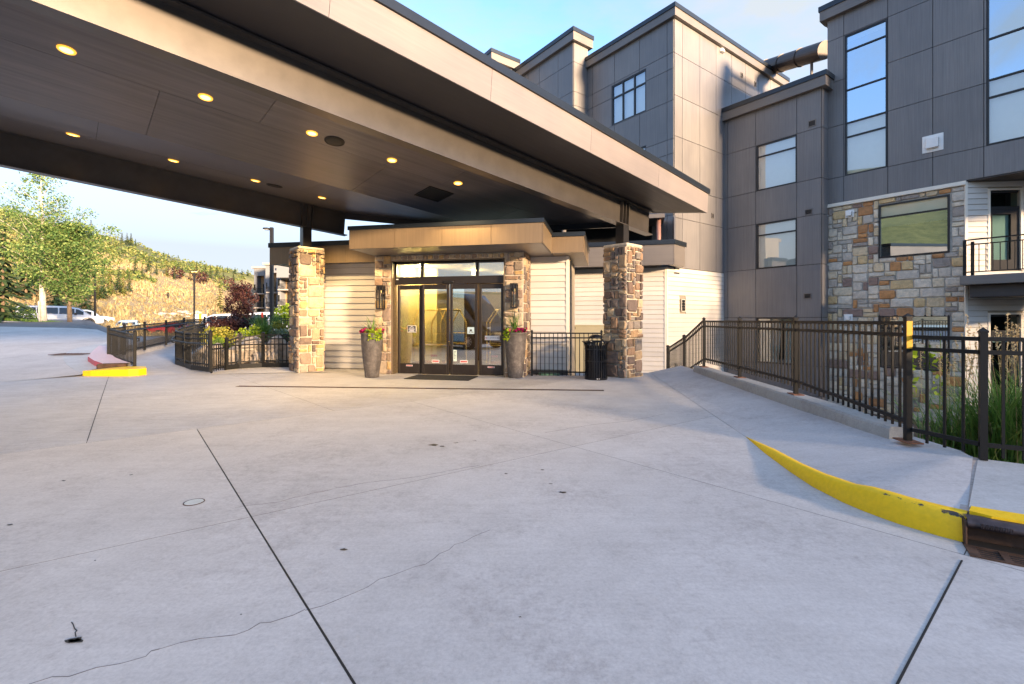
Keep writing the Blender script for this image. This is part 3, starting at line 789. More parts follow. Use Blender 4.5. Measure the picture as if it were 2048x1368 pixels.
def clad_wall(root, fr, x0, x1, z0, z1, vs, hs, holes=(), mat=None, thick=.35, gap=.009, proud=.026, back=True):
    """backing wall with openings, and a panel for every cell of the seam grid"""
    mat = mat or M['clad']
    if back:
        m = MB()
        for a, b, c, d in rect_minus([(x0,x1,z0,z1)], holes): m.box(a, b, .0, thick, c, d)
        wobj('wall', m, M['clad_back'], root, fr)
    xs = [x0]+sorted(v for v in vs if x0+.03 < v < x1-.03)+[x1]; zs = [z0]+sorted(h for h in hs if z0+.03 < h < z1-.03)+[z1]
    for i in range(len(xs)-1):
        for k in range(len(zs)-1):
            cell = (xs[i]+gap, xs[i+1]-gap, zs[k]+gap, zs[k+1]-gap)
            rr = rect_minus([cell], [(a-.004, b+.004, c-.004, d+.004) for a, b, c, d in holes])
            if not rr: continue
            if len(rr) == 1: a, b, c, d = rr[0]; wbox('panel', mat, root, fr, a, b, -proud, -.001, c, d)
            else:
                m = MB()
                for a, b, c, d in rr: m.box(a, b, -proud, -.001, c, d)
                wobj('panel', m, mat, root, fr)

def cornice(root, fr, x0, x1, z, h1=.34, h2=.16, over=.16, ret0=0, ret1=0):
    """parapet band with its dark metal cap"""
    wbox('parapet', M['clad_trim'], root, fr, x0-ret0, x1+ret1, -over, .30, z, z+h1)
    wbox('parapet_cap', M['cap'], root, fr, x0-ret0-.03, x1+ret1+.03, -over-.035, .33, z+h1, z+h1+h2)

def vent(root, fr, u, v, w, h, mat=None, slats=4):
    x, z = fr.xz(u, v)
    g = MB(); g.box(x-w/2, x+w/2, -.05, -.018, z-h/2, z-h/2+.02).box(x-w/2, x+w/2, -.05, -.018, z+h/2-.02, z+h/2).box(x-w/2, x-w/2+.02, -.05, -.018, z-h/2, z+h/2).box(x+w/2-.02, x+w/2, -.05, -.018, z-h/2, z+h/2)
    p = wobj('vent', g, mat or M['clad_trim'], root, fr)
    s = MB()
    for k in range(slats):
        zz = z-h/2+.03+(h-.06)*(k+.2)/slats; s.add([(x-w/2+.02,-.045,zz),(x+w/2-.02,-.045,zz),(x+w/2-.02,-.022,zz+(h-.06)/slats*.8),(x-w/2+.02,-.022,zz+(h-.06)/slats*.8)], [(0,1,2,3)])
    obj('louvre', s, M['frame'], p)
    return p

def white_hood(root, fr, u, v, w, h, y=0.0):
    x, z = fr.xz(u, v)
    p = wobj('exhaust_vent', MB().bbox(x-w/2, x+w/2, y-.045, y-.015, z-h/2, z+h/2, .008), M['white'], root, fr)
    obj('hood', MB().bbox(x-w*.30, x+w*.30, y-.16, y-.045, z-h*.30, z+h*.30, .012), M['white'], p)
    s = MB()
    for k in range(4): s.box(x+w*.30+.002, x+w*.30+.004, y-.14, y-.06, z-h*.25+k*h*.13, z-h*.25+k*h*.13+.02)
    obj('grille', s, M['mortar_grey'], p)

hotel = thing('hotel_building', 'dark grey panelled hotel of stepped blocks rising behind the entrance and right fence', 'building', (8.0, 18.0, -2.4))
EA = atan2(-.8045, .594)      # walls that run away to the left
GA = atan2(.594, .8045)       # walls that run away to the right
# ---- middle block
fm = Frame(10.88, 16.52, EA)
xl = fm.x(1448); zc_ = fm.z(1655, 172)
W3 = []
for (u0, v0a, v0b), (u1, v1a, v1b) in (((1512.5,290,382),(1593,271,367)),((1512.5,449.3,538.4),(1594.6,434.9,532)),((1514,636,725.6),(1595,634,729.5))):
    W3.append((fm.x(u0), fm.x(u1), (fm.z(u0, v0b)+fm.z(u1, v1b))/2, (fm.z(u0, v0a)+fm.z(u1, v1a))/2))
wx0 = sum(w[0] for w in W3)/3; wx1 = sum(w[1] for w in W3)/3
W3 = [(wx0, wx1, w[2], w[3]) for w in W3]
clad_wall(hotel, fm, xl, 0.0, -2.4, zc_, [fm.x(1456), wx0-.02, wx1-.06 if False else wx1, fm.x(1644)-.02], sum([[w[2], w[3]] for w in W3], []) + [fm.z(1586, 189)+.0, -1.3], W3)
cornice(hotel, fm, xl-.02, 0, zc_, .34, .17, .2, 0, .2)
for k, w in enumerate(W3):
    hh_ = w[3]-w[2]
    if k < 2: window(hotel, fm, *w, transoms=[w[3]-hh_*.26], blind=[(w[2], w[3])])
    else: window(hotel, fm, *w, transoms=[w[3]-hh_*.24], blind=[(w[3]-.10, w[3])], curtain=True)
vent(hotel, fm, 1625, 247, .24, .22); vent(hotel, fm, 1618, 424, .24, .2); vent(hotel, fm, 1616, 592, .24, .2)
# its end, facing right
fe = Frame(10.88, 16.52, GA)
clad_wall(hotel, fe, 0.0, .51, -2.4, zc_, [], sum([[w[2], w[3]] for w in W3], []), mat=M['clad'], thick=.3)
wbox('parapet', M['clad_trim'], hotel, fe, .02, .6, -.2, -.01, zc_, zc_+.34); wbox('parapet_cap', M['cap'], hotel, fe, -.2, .62, -.235, -.012, zc_+.34, zc_+.51)
# ---- right tower, stone below and panels above
ft = Frame(11.29, 16.82, EA)
zt = ft.z(1657, 42); ztb = ft.z(1657, 409)
X2 = ft.x(2048)+5.0
T1 = (ft.x(1690), ft.x(1775), (ft.z(1690,354)+ft.z(1775,333))/2, (ft.z(1690,73)+ft.z(1775,36.5))/2)
tz = [ft.z(1775, v) for v in (253, 223, 153.5, 70)]
T2x = (ft.x(1973), ft.x(1973)+1.45); tz2 = [ft.z(1973, v) for v in (197, 162, 80)]
T2 = (T2x[0], T2x[1], ft.z(1973, 292), T1[3])
hz_ = [ft.z(1776, v) for v in (35, 127, 223, 334)]
clad_wall(hotel, ft, 0.0, X2, ztb, zt, [ft.x(1688), ft.x(1776), ft.x(1866), ft.x(1968), T2[1]+.1, T2[1]+1.3], hz_, [T1, T2])
cornice(hotel, ft, -.02, X2, zt, .34, .18, .2, .16, 0)
wbox('parapet', M['clad_trim'], hotel, Frame(11.29, 16.82, GA), -.2, 4, .001 if False else -.0, .16, zt, zt+.34)
window(hotel, ft, *T1, transoms=tz, blind=[(T1[2], tz[1]), (T1[3]-.2, T1[3])], depth=.14)
window(hotel, ft, *T2, transoms=tz2+[tz2[2]+1.2], blind=[(T2[2], tz2[1])], depth=.14)
white_hood(hotel, ft, 1866, 287, .5, .52)
# soffit under the overhanging panels at the right
xs_ = ft.x(1931)
wobj('soffit', MB().box(xs_+.02, X2, .0, 6.5, ztb-.03, ztb-.002), M['soffit_dark'], hotel, ft)
# stone wall
zs0 = -2.4
S1 = (ft.x(1757.3), ft.x(1899.3), (ft.z(1757.5,516.8)+ft.z(1899.4,504.6))/2, (ft.z(1755.3,411.4)+ft.z(1899.4,388.2))/2)
S2 = (S1[0], S1[1], (ft.z(1760,736.7)+ft.z(1900,742.8))/2, (ft.z(1757.5,630.3)+ft.z(1899,630.3))/2)
m = MB()
for a, b, c, d in rect_minus([(0.005, xs_, zs0, ztb-.13)], [S1, S2]): m.box(a, b, .03, .4, c, d)
wobj('wall', m, M['mortar_grey'], hotel, ft)
lay(hotel, ft, .01, zs0, xs_-.02, ztb-.14-zs0, .15, PALE, [S1, S2], .05, [(2,1),(2,2),(3,2),(3,1),(2,2),(1,2),(4,2),(1,1),(3,2),(2,1)], y=.03)
wobj('stone_cap', MB().bbox(.0, xs_+.02, -.07, .1, ztb-.13, ztb-.055, .008).bbox(.0, xs_+.02, -.05, .1, ztb-.055, ztb-.004, .006), M['siding_trim'], hotel, ft)
h1 = S1[3]-S1[2]
window(hotel, ft, *S1, transoms=[S1[3]-h1*.24], blind=[(S1[3]-h1*.42, S1[3])], depth=.12)
window(hotel, ft, *S2, transoms=[S2[3]-h1*.24], blind=[(S2[3]-h1*.1, S2[3])], depth=.12)
white_hood(hotel, ft, 1700, 428, .26, .26, .0); white_hood(hotel, ft, 1697, 636, .26, .26, .0)
# pale wall with the balcony doors
cb = ft.w(xs_, 0, 0); fb = Frame(cb.x, cb.y, radians_b := -R(5.5))
D1 = (fb.x(1980), fb.x(2041), fb.z(1980, 541), fb.z(1980, 381)); D2 = (fb.x(1980), fb.x(2041), -1.9, fb.z(1980, 629))
m = MB()
for a, b, c, d in rect_minus([(0.0, 6.5, -2.4, ztb-.03)], [D1, D2]): m.box(a, b, .015, .3, c, d)
wobj('wall', m, M['lap_back'], hotel, fb)
def boards(root, fr, x0, x1, z0, z1, holes=(), ex=.165, mat=None, y=.014):
    n = round((z1-z0)/ex); ex = (z1-z0)/n
    for k in range(n):
        for a, b, c, d in rect_minus([(x0, x1, z0+k*ex, z0+(k+1)*ex-.001)], [(p-.06, q+.06, r_-.02, s_+.05) for p, q, r_, s_ in holes]):
            if d-c > ex*.5: wbox('siding_board', mat or M['siding'], root, fr, a, b, y-.03, y, c+.009, d, 'lap')
boards(hotel, fb, .05, 6.5, -2.3, ztb-.05, [D1, D2])
wbox('corner_trim', M['siding_trim'], hotel, fb, -.02, .05, -.02, .02, -2.3, ztb-.04)
for D in (D1, D2):
    t = MB().box(D[0]-.06, D[0], -.02, .05, D[2], D[3]+.05).box(D[1], D[1]+.06, -.02, .05, D[2], D[3]+.05).box(D[0], D[1], -.02, .05, D[3], D[3]+.05)
    wobj('door_trim', t, M['siding_trim'], hotel, fb)
    zt_ = D[3]-.5
    wobj('transom_window', MB().box(D[0], D[1], .05, .12, D[3]-.06, D[3]).box(D[0], D[1], .03, .12, zt_-.05, zt_+.03), M['door_dark'], hotel, fb)
    wobj('transom_pane', MB().box(D[0], D[1], .10, .105, zt_+.03, D[3]-.06), M['glass_low'], hotel, fb)
    f = MB().box(D[0], D[0]+.10, .04, .10, D[2], zt_-.05).box(D[1]-.22, D[1], .04, .10, D[2], zt_-.05).box(D[0]+.1, D[1]-.22, .04, .10, D[2], D[2]+.32).box(D[0]+.1, D[1]-.22, .04, .10, zt_-.20, zt_-.05)
    dr = wobj('balcony_door', f, M['door_dark'], hotel, fb)
    obj('pane', MB().box(D[0]+.1, D[1]-.22, .06, .065, D[2]+.32, zt_-.20), M['glass_low'], dr)
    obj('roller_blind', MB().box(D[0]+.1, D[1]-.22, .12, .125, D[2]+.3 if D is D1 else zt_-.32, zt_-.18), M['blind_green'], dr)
    obj('dark_room', MB().box(D[0]-.02, D[1]+.02, .5, .52, D[2], D[3]), M['void'], dr)
# balcony slab and rail, parallel to the tower front
bz = 1.4+(640-553)/FPX*13.6
fbal = Frame(*(at(1919, 552, 13.55).to_tuple()[:2]), EA)
zb1 = fbal.z(1919, 552)
bal = wobj('balcony', MB().bbox(0, 4.2, 0, 2.0, zb1-.26, zb1, .012), M['clad_trim'], hotel, fbal)
obj('balcony_soffit', MB().bbox(.16, 4.1, .25, 2.0, zb1-.62, zb1-.262, .02), M['soffit_dark'], bal)
rl = MB(); rt = zb1+1.02
rl.box(.06, .13, .05, .12, zb1, rt).box(.20, .27, .20, .27, zb1, rt-.04)
rl.bar((.09,.085,rt), (4.1,.085,rt), .05, .035).bar((.09,.085,rt-.14), (4.1,.085,rt-.14), .03, .03).bar((.09,.085,zb1+.10), (4.1,.085,zb1+.10), .03, .03)
rl.box(1.9, 1.97, .05, .12, zb1, rt)
obj('rail', rl, M['black'], bal)
for k in range(28):
    x = .25+.14*k; obj('baluster', MB().box(x-.009, x+.009, .076, .094, zb1+.10, rt-.14), M['black'], bal)
# ---- tall block
fk = Frame(5.98, 17.36, EA)           # its left face; x = 0 at the near corner
kx = fk.x(1175); zk = fk.z(1349, 36)
ws = []
K1 = (fk.x(1224), fk.x(1293), (fk.z(1224, 252)+fk.z(1293, 222))/2, (fk.z(1224, 172.6)+fk.z(1293, 136.8))/2)
dzk = fk.z(1293, 137)-fk.z(1293, 291)
K2 = (K1[0], K1[1], K1[2]-dzk, K1[3]-dzk)
vs_ = [fk.x(u) for u in (1186, 1230, 1280, 1335)]; hs_ = [fk.z(1335, v) for v in (110.5, 142, 205, 281, 310)]
hs_ += [hs_[0]-2*dzk, hs_[2]-2*dzk]
clad_wall(hotel, fk, kx, 0.0, 3.0, zk, vs_, hs_, [K1, K2])
cornice(hotel, fk, kx, 0, zk, .30, .16, .16, 0, .16)
for K in (K1, K2):
    t3 = (K[1]-K[0])/3
    window(hotel, fk, *K, transoms=[K[3]-(K[3]-K[2])*.32], mullions=[K[0]+t3, K[0]+2*t3], blind=[(K[2], K[3])], fw=.055)
fg = Frame(5.98, 17.36, GA)           # its right face
gx1 = fg.x(1563)+.3
hs2 = [fg.z(1363, 114), fg.z(1363, 196.5), fg.z(1363, 277), fg.z(1447, 399.4), fg.z(1447, 456)]
vs2 = [fg.x(u) for u in (1363.5, 1398.6, 1431, 1461.8, 1490, 1516, 1540)]
zd_ = fg.z(1448, 546)
clad_wall(hotel, fg, 0.0, gx1, zd_, zk, vs2, hs2)
cornice(hotel, fg, -.0, gx1, zk, .298, .16, .157, -.001, .1)
vent(hotel, fg, 1482, 151, .16, .2, slats=2); vent(hotel, fg, 1509, 169, .16, .2, slats=2); vent(hotel, fg, 1423.5, 432, .16, .2, slats=2)
x, z = fg.xz(1441, 102)
wobj('security_light', MB().lathe([(.04,0),(.13,.02),(.14,.08),(.10,.16),(.02,.2)], 16), M['white'], hotel, Frame(*fg.w(x, -.03, 0).to_tuple()[:2], GA)).location.z = z-(-2.4)-.1
wobj('wall', MB().box(0.36, gx1, .36, 4.4, 3.2, zk-.3), M['clad_back'], hotel, fg)
# pale clapboard base of the tall block
cxl = fg.x(1333)
LV = fg.xz(1365, 611)
boards(hotel, fg, cxl+.06, fg.x(1449)+.2, -.9, zd_-.01, [(LV[0]-.14, LV[0]+.14, LV[1]-.24, LV[1]+.24)], .172)
wbox('wall', M['lap_back'], hotel, fg, cxl, fg.x(1449)+.2, .016, .3, -.9, zd_-.005)
wbox('corner_trim', M['siding_trim'], hotel, fg, cxl, cxl+.07, -.02, .015, -.9, zd_-.008)
p = vent(hotel, fg, 1365, 611, .27, .47, M['siding_trim'], 4)
# ---- next blocks behind, stepping back to the left
def step_block(cx, cy, ulen_l, u_front, v_top, len_r, seams_l, seams_r, hsv):
    fl, fr2 = Frame(cx, cy, EA), Frame(cx, cy, GA)
    x0 = fl.x(ulen_l); z = fl.z(u_front, v_top)
    hs = [fl.z(u_front, v) for v in hsv]
    clad_wall(hotel, fl, x0, 0, 4.0, z, [fl.x(u) for u in seams_l], hs)
    clad_wall(hotel, fr2, 0, len_r, 4.0, z, [], hs)
    cornice(hotel, fl, x0, 0, z, .36, .18, .18, 0, .18); cornice(hotel, fr2, 0, len_r, z, .358, .18, .177, -.001, .16)
    wobj('wall', MB().box(.3, len_r, .36, 4, 4, z-.1), M['clad_back'], hotel, fr2)
step_block(2.67, 20.39, 1028, 1148, 84, .86, (1058, 1080, 1117), (), (123, 182, 210, 300))
step_block(-.954, 22.98, 940, 985, 124, 1.37, (), (), ())
# flue that crosses from the tall block to the tower
a, b = at(1520, 140, 22.6), at(1650, 100, 19.2)
dct = MB().tube(a, b, .36, .36, 24)
for t in (.12, .38, .66):
    c = a.lerp(b, t); d_ = (b-a).normalized()*.03; dct.tube(c-d_, c+d_, .385, .385, 24)
du = obj('flue', dct, M['flue'], hotel, -hotel.location, smooth=False)
c = a.lerp(b, .82); obj('flue_strut', MB().box(c.x-.04, c.x+.04, c.y-.04, c.y+.04, c.z-2.0, c.z-.36), M['clad_trim'], du)
# roof lid so no light leaks down the blocks
wobj('roof', MB().box(xl, 0, .3, 4.5, zc_-.2, zc_-.1), M['clad_back'], hotel, fm)
wobj('roof', MB().box(-.0, X2, .3, 6, zt-.2, zt-.1).box(0, X2, 9.0, 9.1, -2.4, zt-.2), M['clad_back'], hotel, ft)
# ================================================================== entrance lobby
D0 = Vector((-1.557, 12.0, 0)); FA = R(-11.5)
fd = Frame(D0.x, D0.y, FA)                       # doors at y = 0, building behind
lobby = thing('entrance_lobby', 'low hotel entrance pavilion with stone portal, cream clapboard walls and bronze fascias', 'building', (D0.x, D0.y, 0))
PY = -.20                                        # face of the stone portal
px0, px1 = fd.x(750, PY), fd.x(1047, PY); dxl, dxr = fd.x(792), fd.x(1011)
dzt = fd.z(902, 523); SOF = 3.06                 # head of the door frame, soffit of the portal roof
# portal masonry
m = MB()
for a, b, c, d in rect_minus([(px0, px1, 0, SOF)], [(dxl, dxr, 0, dzt)]): m.box(a, b, PY+.0, .78, c, d)
wobj('wall', m, M['mortar'], lobby, fd)
TAN = [(.5, .375, .237), (.425, .312, .2), (.375, .275, .194), (.325, .237, .163), (.525, .425, .294), (.45, .356, .256), (.288, .206, .15), (.575, .45, .275), (.388, .325, .263), (.338, .25, .188), (.55, .362, .163)]
lay(lobby, fd, px0, .0, dxl-px0-.03, SOF, .115, TAN+BROWN[2:8:2], (), .046, y=PY)
lay(lobby, fd, dxr+.03, .0, px1-dxr-.03, SOF, .115, TAN+BROWN[2:8:2], (), .046, y=PY)
lay(lobby, fd, dxl-.03, dzt+.03, dxr-dxl+.06, SOF-dzt-.04, .14, TAN, (), .03, [(2,2),(3,2),(2,2),(1,2)], y=PY)
fs = Frame(*fd.w(px1, PY, 0).to_tuple()[:2], FA+pi/2)
lay(lobby, fs, .0, 0, .95, SOF, .115, BROWN, (), .03)
# jamb liner
wobj('door_jamb', MB().box(dxl-.03, dxl, PY-.01, .05, 0, dzt+.03).box(dxr, dxr+.03, PY-.01, .05, 0, dzt+.03).box(dxl-.03, dxr+.03, PY-.01, .05, dzt, dzt+.03), M['brown_fascia'], lobby, fd)
# door set: transom row, header with sensor, four leaves
ztr = fd.z(902, 553); zhd = fd.z(902, 568)
fw = .05
tx = [dxl, fd.x(845), fd.x(955), dxr]
tf = MB().box(dxl, dxr, -.04, .06, dzt-.05, dzt)
for x in tx: tf.box(max(dxl, x-.035), min(dxr, x+.035), -.04, .06, ztr, dzt-.05)
to = wobj('transom_window', tf, M['door_frame'], lobby, fd)
for k in range(3): obj('pane', MB().box(tx[k]+.035, tx[k+1]-.035, .0, .005, ztr, dzt-.05), M['glass_door'], to)
hd = wobj('door_header', MB().bbox(dxl, dxr, -.07, .08, zhd, ztr, .008), M['door_frame'], lobby, fd)
sx = fd.x(900); obj('motion_sensor', MB().bbox(sx-.14, sx+.14, -.13, -.07, zhd+.02, zhd+.075, .02), M['frame'], hd)
sx = fd.x(797); obj('badge', MB().box(sx-.03, sx+.03, -.075, -.071, ztr-.07, ztr-.045), M['white'], hd)
lx = [dxl, fd.x(844), fd.x(900.5), fd.x(957), dxr]
RED = simple('red_sticker', (.50,.06,.04), .5, var=0); STK = simple('white_sticker', (.80,.78,.76), .5, var=0); BLK = simple('black_sticker', (.035,.028,.026), .5, var=0)
GRN = simple('pale_green_notice', (.62,.74,.64), .6, var=0); BLU = simple('blue_grey_notice', (.42,.55,.60), .6, var=0)
def text(parent, body, x, y, z, size, mat, name='lettering'):
    c = bpy.data.curves.new('lettering', 'FONT'); c.body = body; c.size = size; c.align_x = 'CENTER'; c.align_y = 'CENTER'; c.extrude = .0004
    c.materials.append(mat)
    _t = bpy.data.objects.new(name, c); me = bpy.data.meshes.new_from_object(_t); bpy.data.objects.remove(_t); o = bpy.data.objects.new(name, me); COL.objects.link(o); o.parent = parent; o.location = (x, y, z); o.rotation_euler = (R(90), 0, 0); return o
for k in range(4):
    a, b = lx[k]+(.012 if k else .04), lx[k+1]-(.012 if k < 3 else .05); yy = -.03 if k in (1, 2) else .03
    sl = (.075, .06) if k == 0 else (.06, .07)
    f = MB().bbox(a, a+.065, yy-.03, yy+.03, .01, zhd-.01, .006).bbox(b-.065, b, yy-.03, yy+.03, .01, zhd-.01, .006)
    f.bbox(a+.065, b-.065, yy-.03, yy+.03, .01, .27, .006).bbox(a+.065, b-.065, yy-.03, yy+.03, zhd-.13, zhd-.01, .006)
    dr = wobj('sliding_door', f, M['door_frame'], lobby, fd)
    obj('pane', MB().box(a+.065, b-.065, yy-.003, yy+.003, .27, zhd-.13), M['glass_door'], dr)
    c = (a+b)/2; fy = yy-.035
    if k in (0, 3):
        obj('sticker', MB().box(c-.09, c+.09, fy+.002, fy+.0045, .20, .235), STK, dr); obj('sticker_print', MB().box(c-.08, c+.08, fy, fy+.0015, .208, .228), RED, dr)
    else:
        sz_ = .345; obj('sticker', MB().bbox(c-.10, c+.10, yy-.008, yy-.004, sz_-.035, sz_+.035, .003), STK, dr); obj('sticker_print', MB().box(c-.085, c+.085, yy-.010, yy-.0085, sz_-.018, sz_+.018), RED, dr)
    if k in (1, 3):
        obj('inner_sticker', MB().box(c-.02 if k == 3 else c-.14, c+.16 if k == 3 else c+.04, yy+.02, yy+.022, .46, .51), RED, dr)
    if k == 0:
        z_ = fd.z(823, 658); x_ = fd.x(823)
        obj('sign_plate', MB().bbox(x_-.12, x_+.12, yy-.010, yy-.004, z_-.09, z_+.09, .003), STK, dr); obj('sign_face', MB().box(x_-.11, x_+.11, yy-.012, yy-.0105, z_-.08, z_+.08), BLK, dr)
        mk = MB().add([(x_-.09,yy-.0135,z_+.022),(x_,yy-.0135,z_+.07),(x_+.09,yy-.0135,z_+.022),(x_,yy-.0135,z_+.05)], [(0,1,2,3)])
        for dz_, w_ in ((.005,.075),(-.022,.085),(-.042,.06),(-.065,.08)):
            for q in range(7): mk.box(x_-w_+q*w_*2/7, x_-w_+q*w_*2/7+w_*.2, yy-.0135, yy-.0125, z_+dz_-.007, z_+dz_+.009)
        obj('sign_print', mk, STK, dr)
    if k == 2:
        x_, z_ = fd.xz(944, 661); obj('notice', MB().box(x_-.11, x_+.07, yy-.008, yy-.004, z_-.085, z_+.085), BLU, dr)
        n_ = MB().box(x_-.05, x_+.01, yy-.0095, yy-.0085, z_-.02, z_+.03).box(x_-.08, x_-.03, yy-.0095, yy-.0085, z_-.05, z_-.03).box(x_-.01, x_+.05, yy-.0095, yy-.0085, z_-.05, z_-.03); obj('notice_print', n_, BLK, dr)
        x_, z_ = fd.xz(911, 711); obj('notice', MB().box(x_-.045, x_+.045, yy-.008, yy-.004, z_-.145, z_+.145), GRN, dr)
        n_ = MB()
        for q in range(6): n_.box(x_-.03, x_+.03-.01*(q % 3), yy-.0095, yy-.0085, z_+.10-q*.035, z_+.112-q*.035)
        obj('notice_print', n_, BLK, dr)
    if k == 3:
        x_, z_ = fd.xz(984, 676); obj('sign_plate', MB().bbox(x_-.19, x_+.19, yy-.010, yy-.004, z_-.055, z_+.055, .004), STK, dr)
        text(dr, 'NO SMOKING', x_, yy-.0115, z_, .052, simple('blue_print', (.10,.16,.24), .5, var=0))
        for sgn in (-1, 1):
            rg_ = MB()
            for q in range(16):
                t0, t1 = 2*pi*q/16, 2*pi*(q+1)/16; rg_.bar((x_+sgn*.16+.022*cos(t0), yy-.0115, z_+.022*sin(t0)), (x_+sgn*.16+.022*cos(t1), yy-.0115, z_+.022*sin(t1)), .004, .004)
            rg_.bar((x_+sgn*.16-.015, yy-.0115, z_+.015), (x_+sgn*.16+.015, yy-.0115, z_-.015), .004, .004)
            obj('no_smoking_mark', rg_, RED if sgn < 0 else BLK, dr)
xk = fd.x(899); z_ = fd.z(899, 683); wobj('door_lock', MB().lathe([(.012,0),(.012,.01)], 10), M['brass'], lobby, Frame(*fd.w(xk+.012, -.068, 0).to_tuple()[:2], FA)).location.z = z_
# vestibule behind the doors
VEST = simple('vestibule_wall', (.62,.54,.30), .7, var=.04); DKW = simple('dark_wood', (.085,.048,.026), .5, var=.25, coords=(4,4,.6))
v = MB().box(dxl-.2, dxr+.2, .1, 4.4, -.02, .004); wobj('vestibule_floor', v, simple('dark_tile', (.09,.08,.07), .4), lobby, fd)
wobj('vestibule_ceiling', MB().box(dxl-.2, dxr+.2, .1, 4.4, dzt+.02, dzt+.1), VEST, lobby, fd)
wobj('vestibule_wall', MB().box(dxl-.3, dxl-.05, .1, 2.2, 0, dzt+.02).box(dxl-.05, dxl+.52, 1.6, 1.75, 0, dzt+.02).box(dxl-.3, dxl-.05, 2.2, 4.4, 0, dzt), VEST, lobby, fd)
wobj('vestibule_wall', MB().box(dxl+.52, dxr+.4, 4.3, 4.45, 0, dzt+.02).box(dxr+.05, dxr+.3, .1, 4.4, 0, dzt+.02), DKW, lobby, fd)
LAMPM = emit('lit_ceiling_lens', (1, .78, .42), 9)
for xx, yy in ((dxl+.35, .9), (dxl+1.5, 2.2), (dxl+2.3, 3.2)):
    c = fd.w(xx, yy, dzt+.005)
    lp = thing('vestibule_lamp', {0:'small lit ceiling lamp just inside the leftmost glass door', 1:'lit ceiling lamp in the middle of the vestibule behind glass', 2:'lit ceiling lamp deepest in the vestibule behind glass'}[int((xx-dxl)//.9) if xx-dxl < 2 else 2], 'lamp', c, 0, 'vestibule ceiling lamps')
    obj('lens', MB().lathe([(.10,-.012),(.11,.0)], 16), LAMPM, lp)
    ld = bpy.data.lights.new('vestibule_light', 'POINT'); ld.energy = 36 if yy < 1 else 5; ld.color = (1, .72, .34); ld.shadow_soft_size = .1
    lo = bpy.data.objects.new('vestibule_light', ld); COL.objects.link(lo); lo.parent = lp; lo.location = (0, 0, -.12)
# ---- roof over the portal
FY = -1.42
cx0, cx1 = fd.x(700, FY), fd.x(1085, FY); czt = 3.50
# panels on the front
for k in range(4):
    a, b = cx0+(cx1-cx0)*k/4, cx0+(cx1-cx0)*(k+1)/4
    wbox('fascia_panel', M['brown_fascia'], lobby, fd, a+.004, b-.004, FY-.015, FY, SOF, czt)
wobj('portal_roof', MB().box(cx0, cx1, FY+.001, .9, SOF+.02, czt-.001), M['bronze'], lobby, fd)
wbox('fascia_panel', M['brown_fascia'], lobby, fd, cx1+.001, cx1+.016, FY-.01, .9, SOF, czt); wbox('fascia_panel', M['brown_fascia'], lobby, fd, cx0-.016, cx0-.001, FY-.01, .9, SOF, czt)
wbox('portal_soffit', M['soffit'], lobby, fd, cx0+.01, cx1-.01, FY+.01, .9, SOF-.005, SOF+.015)
wobj('roof_cap', MB().box(cx0-.04, cx1+.04, FY-.045, .95, czt, czt+.09), M['cap'], lobby, fd)
# ---- left wing
LY = .75; BY = .42
lx0, lx1 = fd.x(588, LY), px0-.002
wobj('wall', MB().box(lx0, lx1, LY+.016, LY+.3, -.02, SOF), M['lap_back'], lobby, fd)
boards(lobby, fd, lx0, lx1, .02, SOF-.01, (), .168, y=LY+.015)
bx0 = fd.x(541, BY); bz1 = fd.z(700, 490, BY)
BZ0 = fd.z(700, 525, BY)
for k in range(3):
    a, b = bx0+(lx1-bx0)*k/3, bx0+(lx1-bx0)*(k+1)/3
    wbox('fascia_panel', M['brown_fascia'], lobby, fd, a+.003, b-.003, BY-.015, BY, BZ0, bz1)
wobj('wing_roof', MB().box(bx0, lx1+.3, BY+.001, 5.5, BZ0+.01, bz1-.001), M['bronze'], lobby, fd)
wobj('roof_cap', MB().box(bx0-.04, lx1+.2, BY-.05, 5.5, bz1, bz1+.13), M['cap'], lobby, fd)
wobj('wall', MB().box(lx0, lx0+.2, LY+.31, 5.3, -.02, BZ0), M['siding_trim'], lobby, fd)
# ---- right wing, first step
RY = .74
rx0, rx1 = px1-.02, fd.x(1136, RY)
wobj('wall', MB().box(rx0, rx1, RY+.016, RY+2.5, -.85, SOF), M['lap_back'], lobby, fd)
boards(lobby, fd, rx0+.04, rx1-.05, .10, SOF-.01, (), .168, y=RY+.015)
wobj('foundation', MB().box(rx0, rx1, RY-.015, RY+.015, -.85, .09), M['bronze'], lobby, fd)
wbox('corner_trim', M['siding_trim'], lobby, fd, rx1-.05, rx1+.02, RY-.02, RY+.3, .10, SOF-.01)
qx1 = fd.x(1167, .16)
wobj('side_roof', MB().box(px1+.35, qx1, .16, 3.2, SOF, 3.46), M['brown_fascia'], lobby, fd)
wobj('roof_cap', MB().box(px1+.3, qx1+.04, .12, 3.2, 3.46, 3.56), M['cap'], lobby, fd)
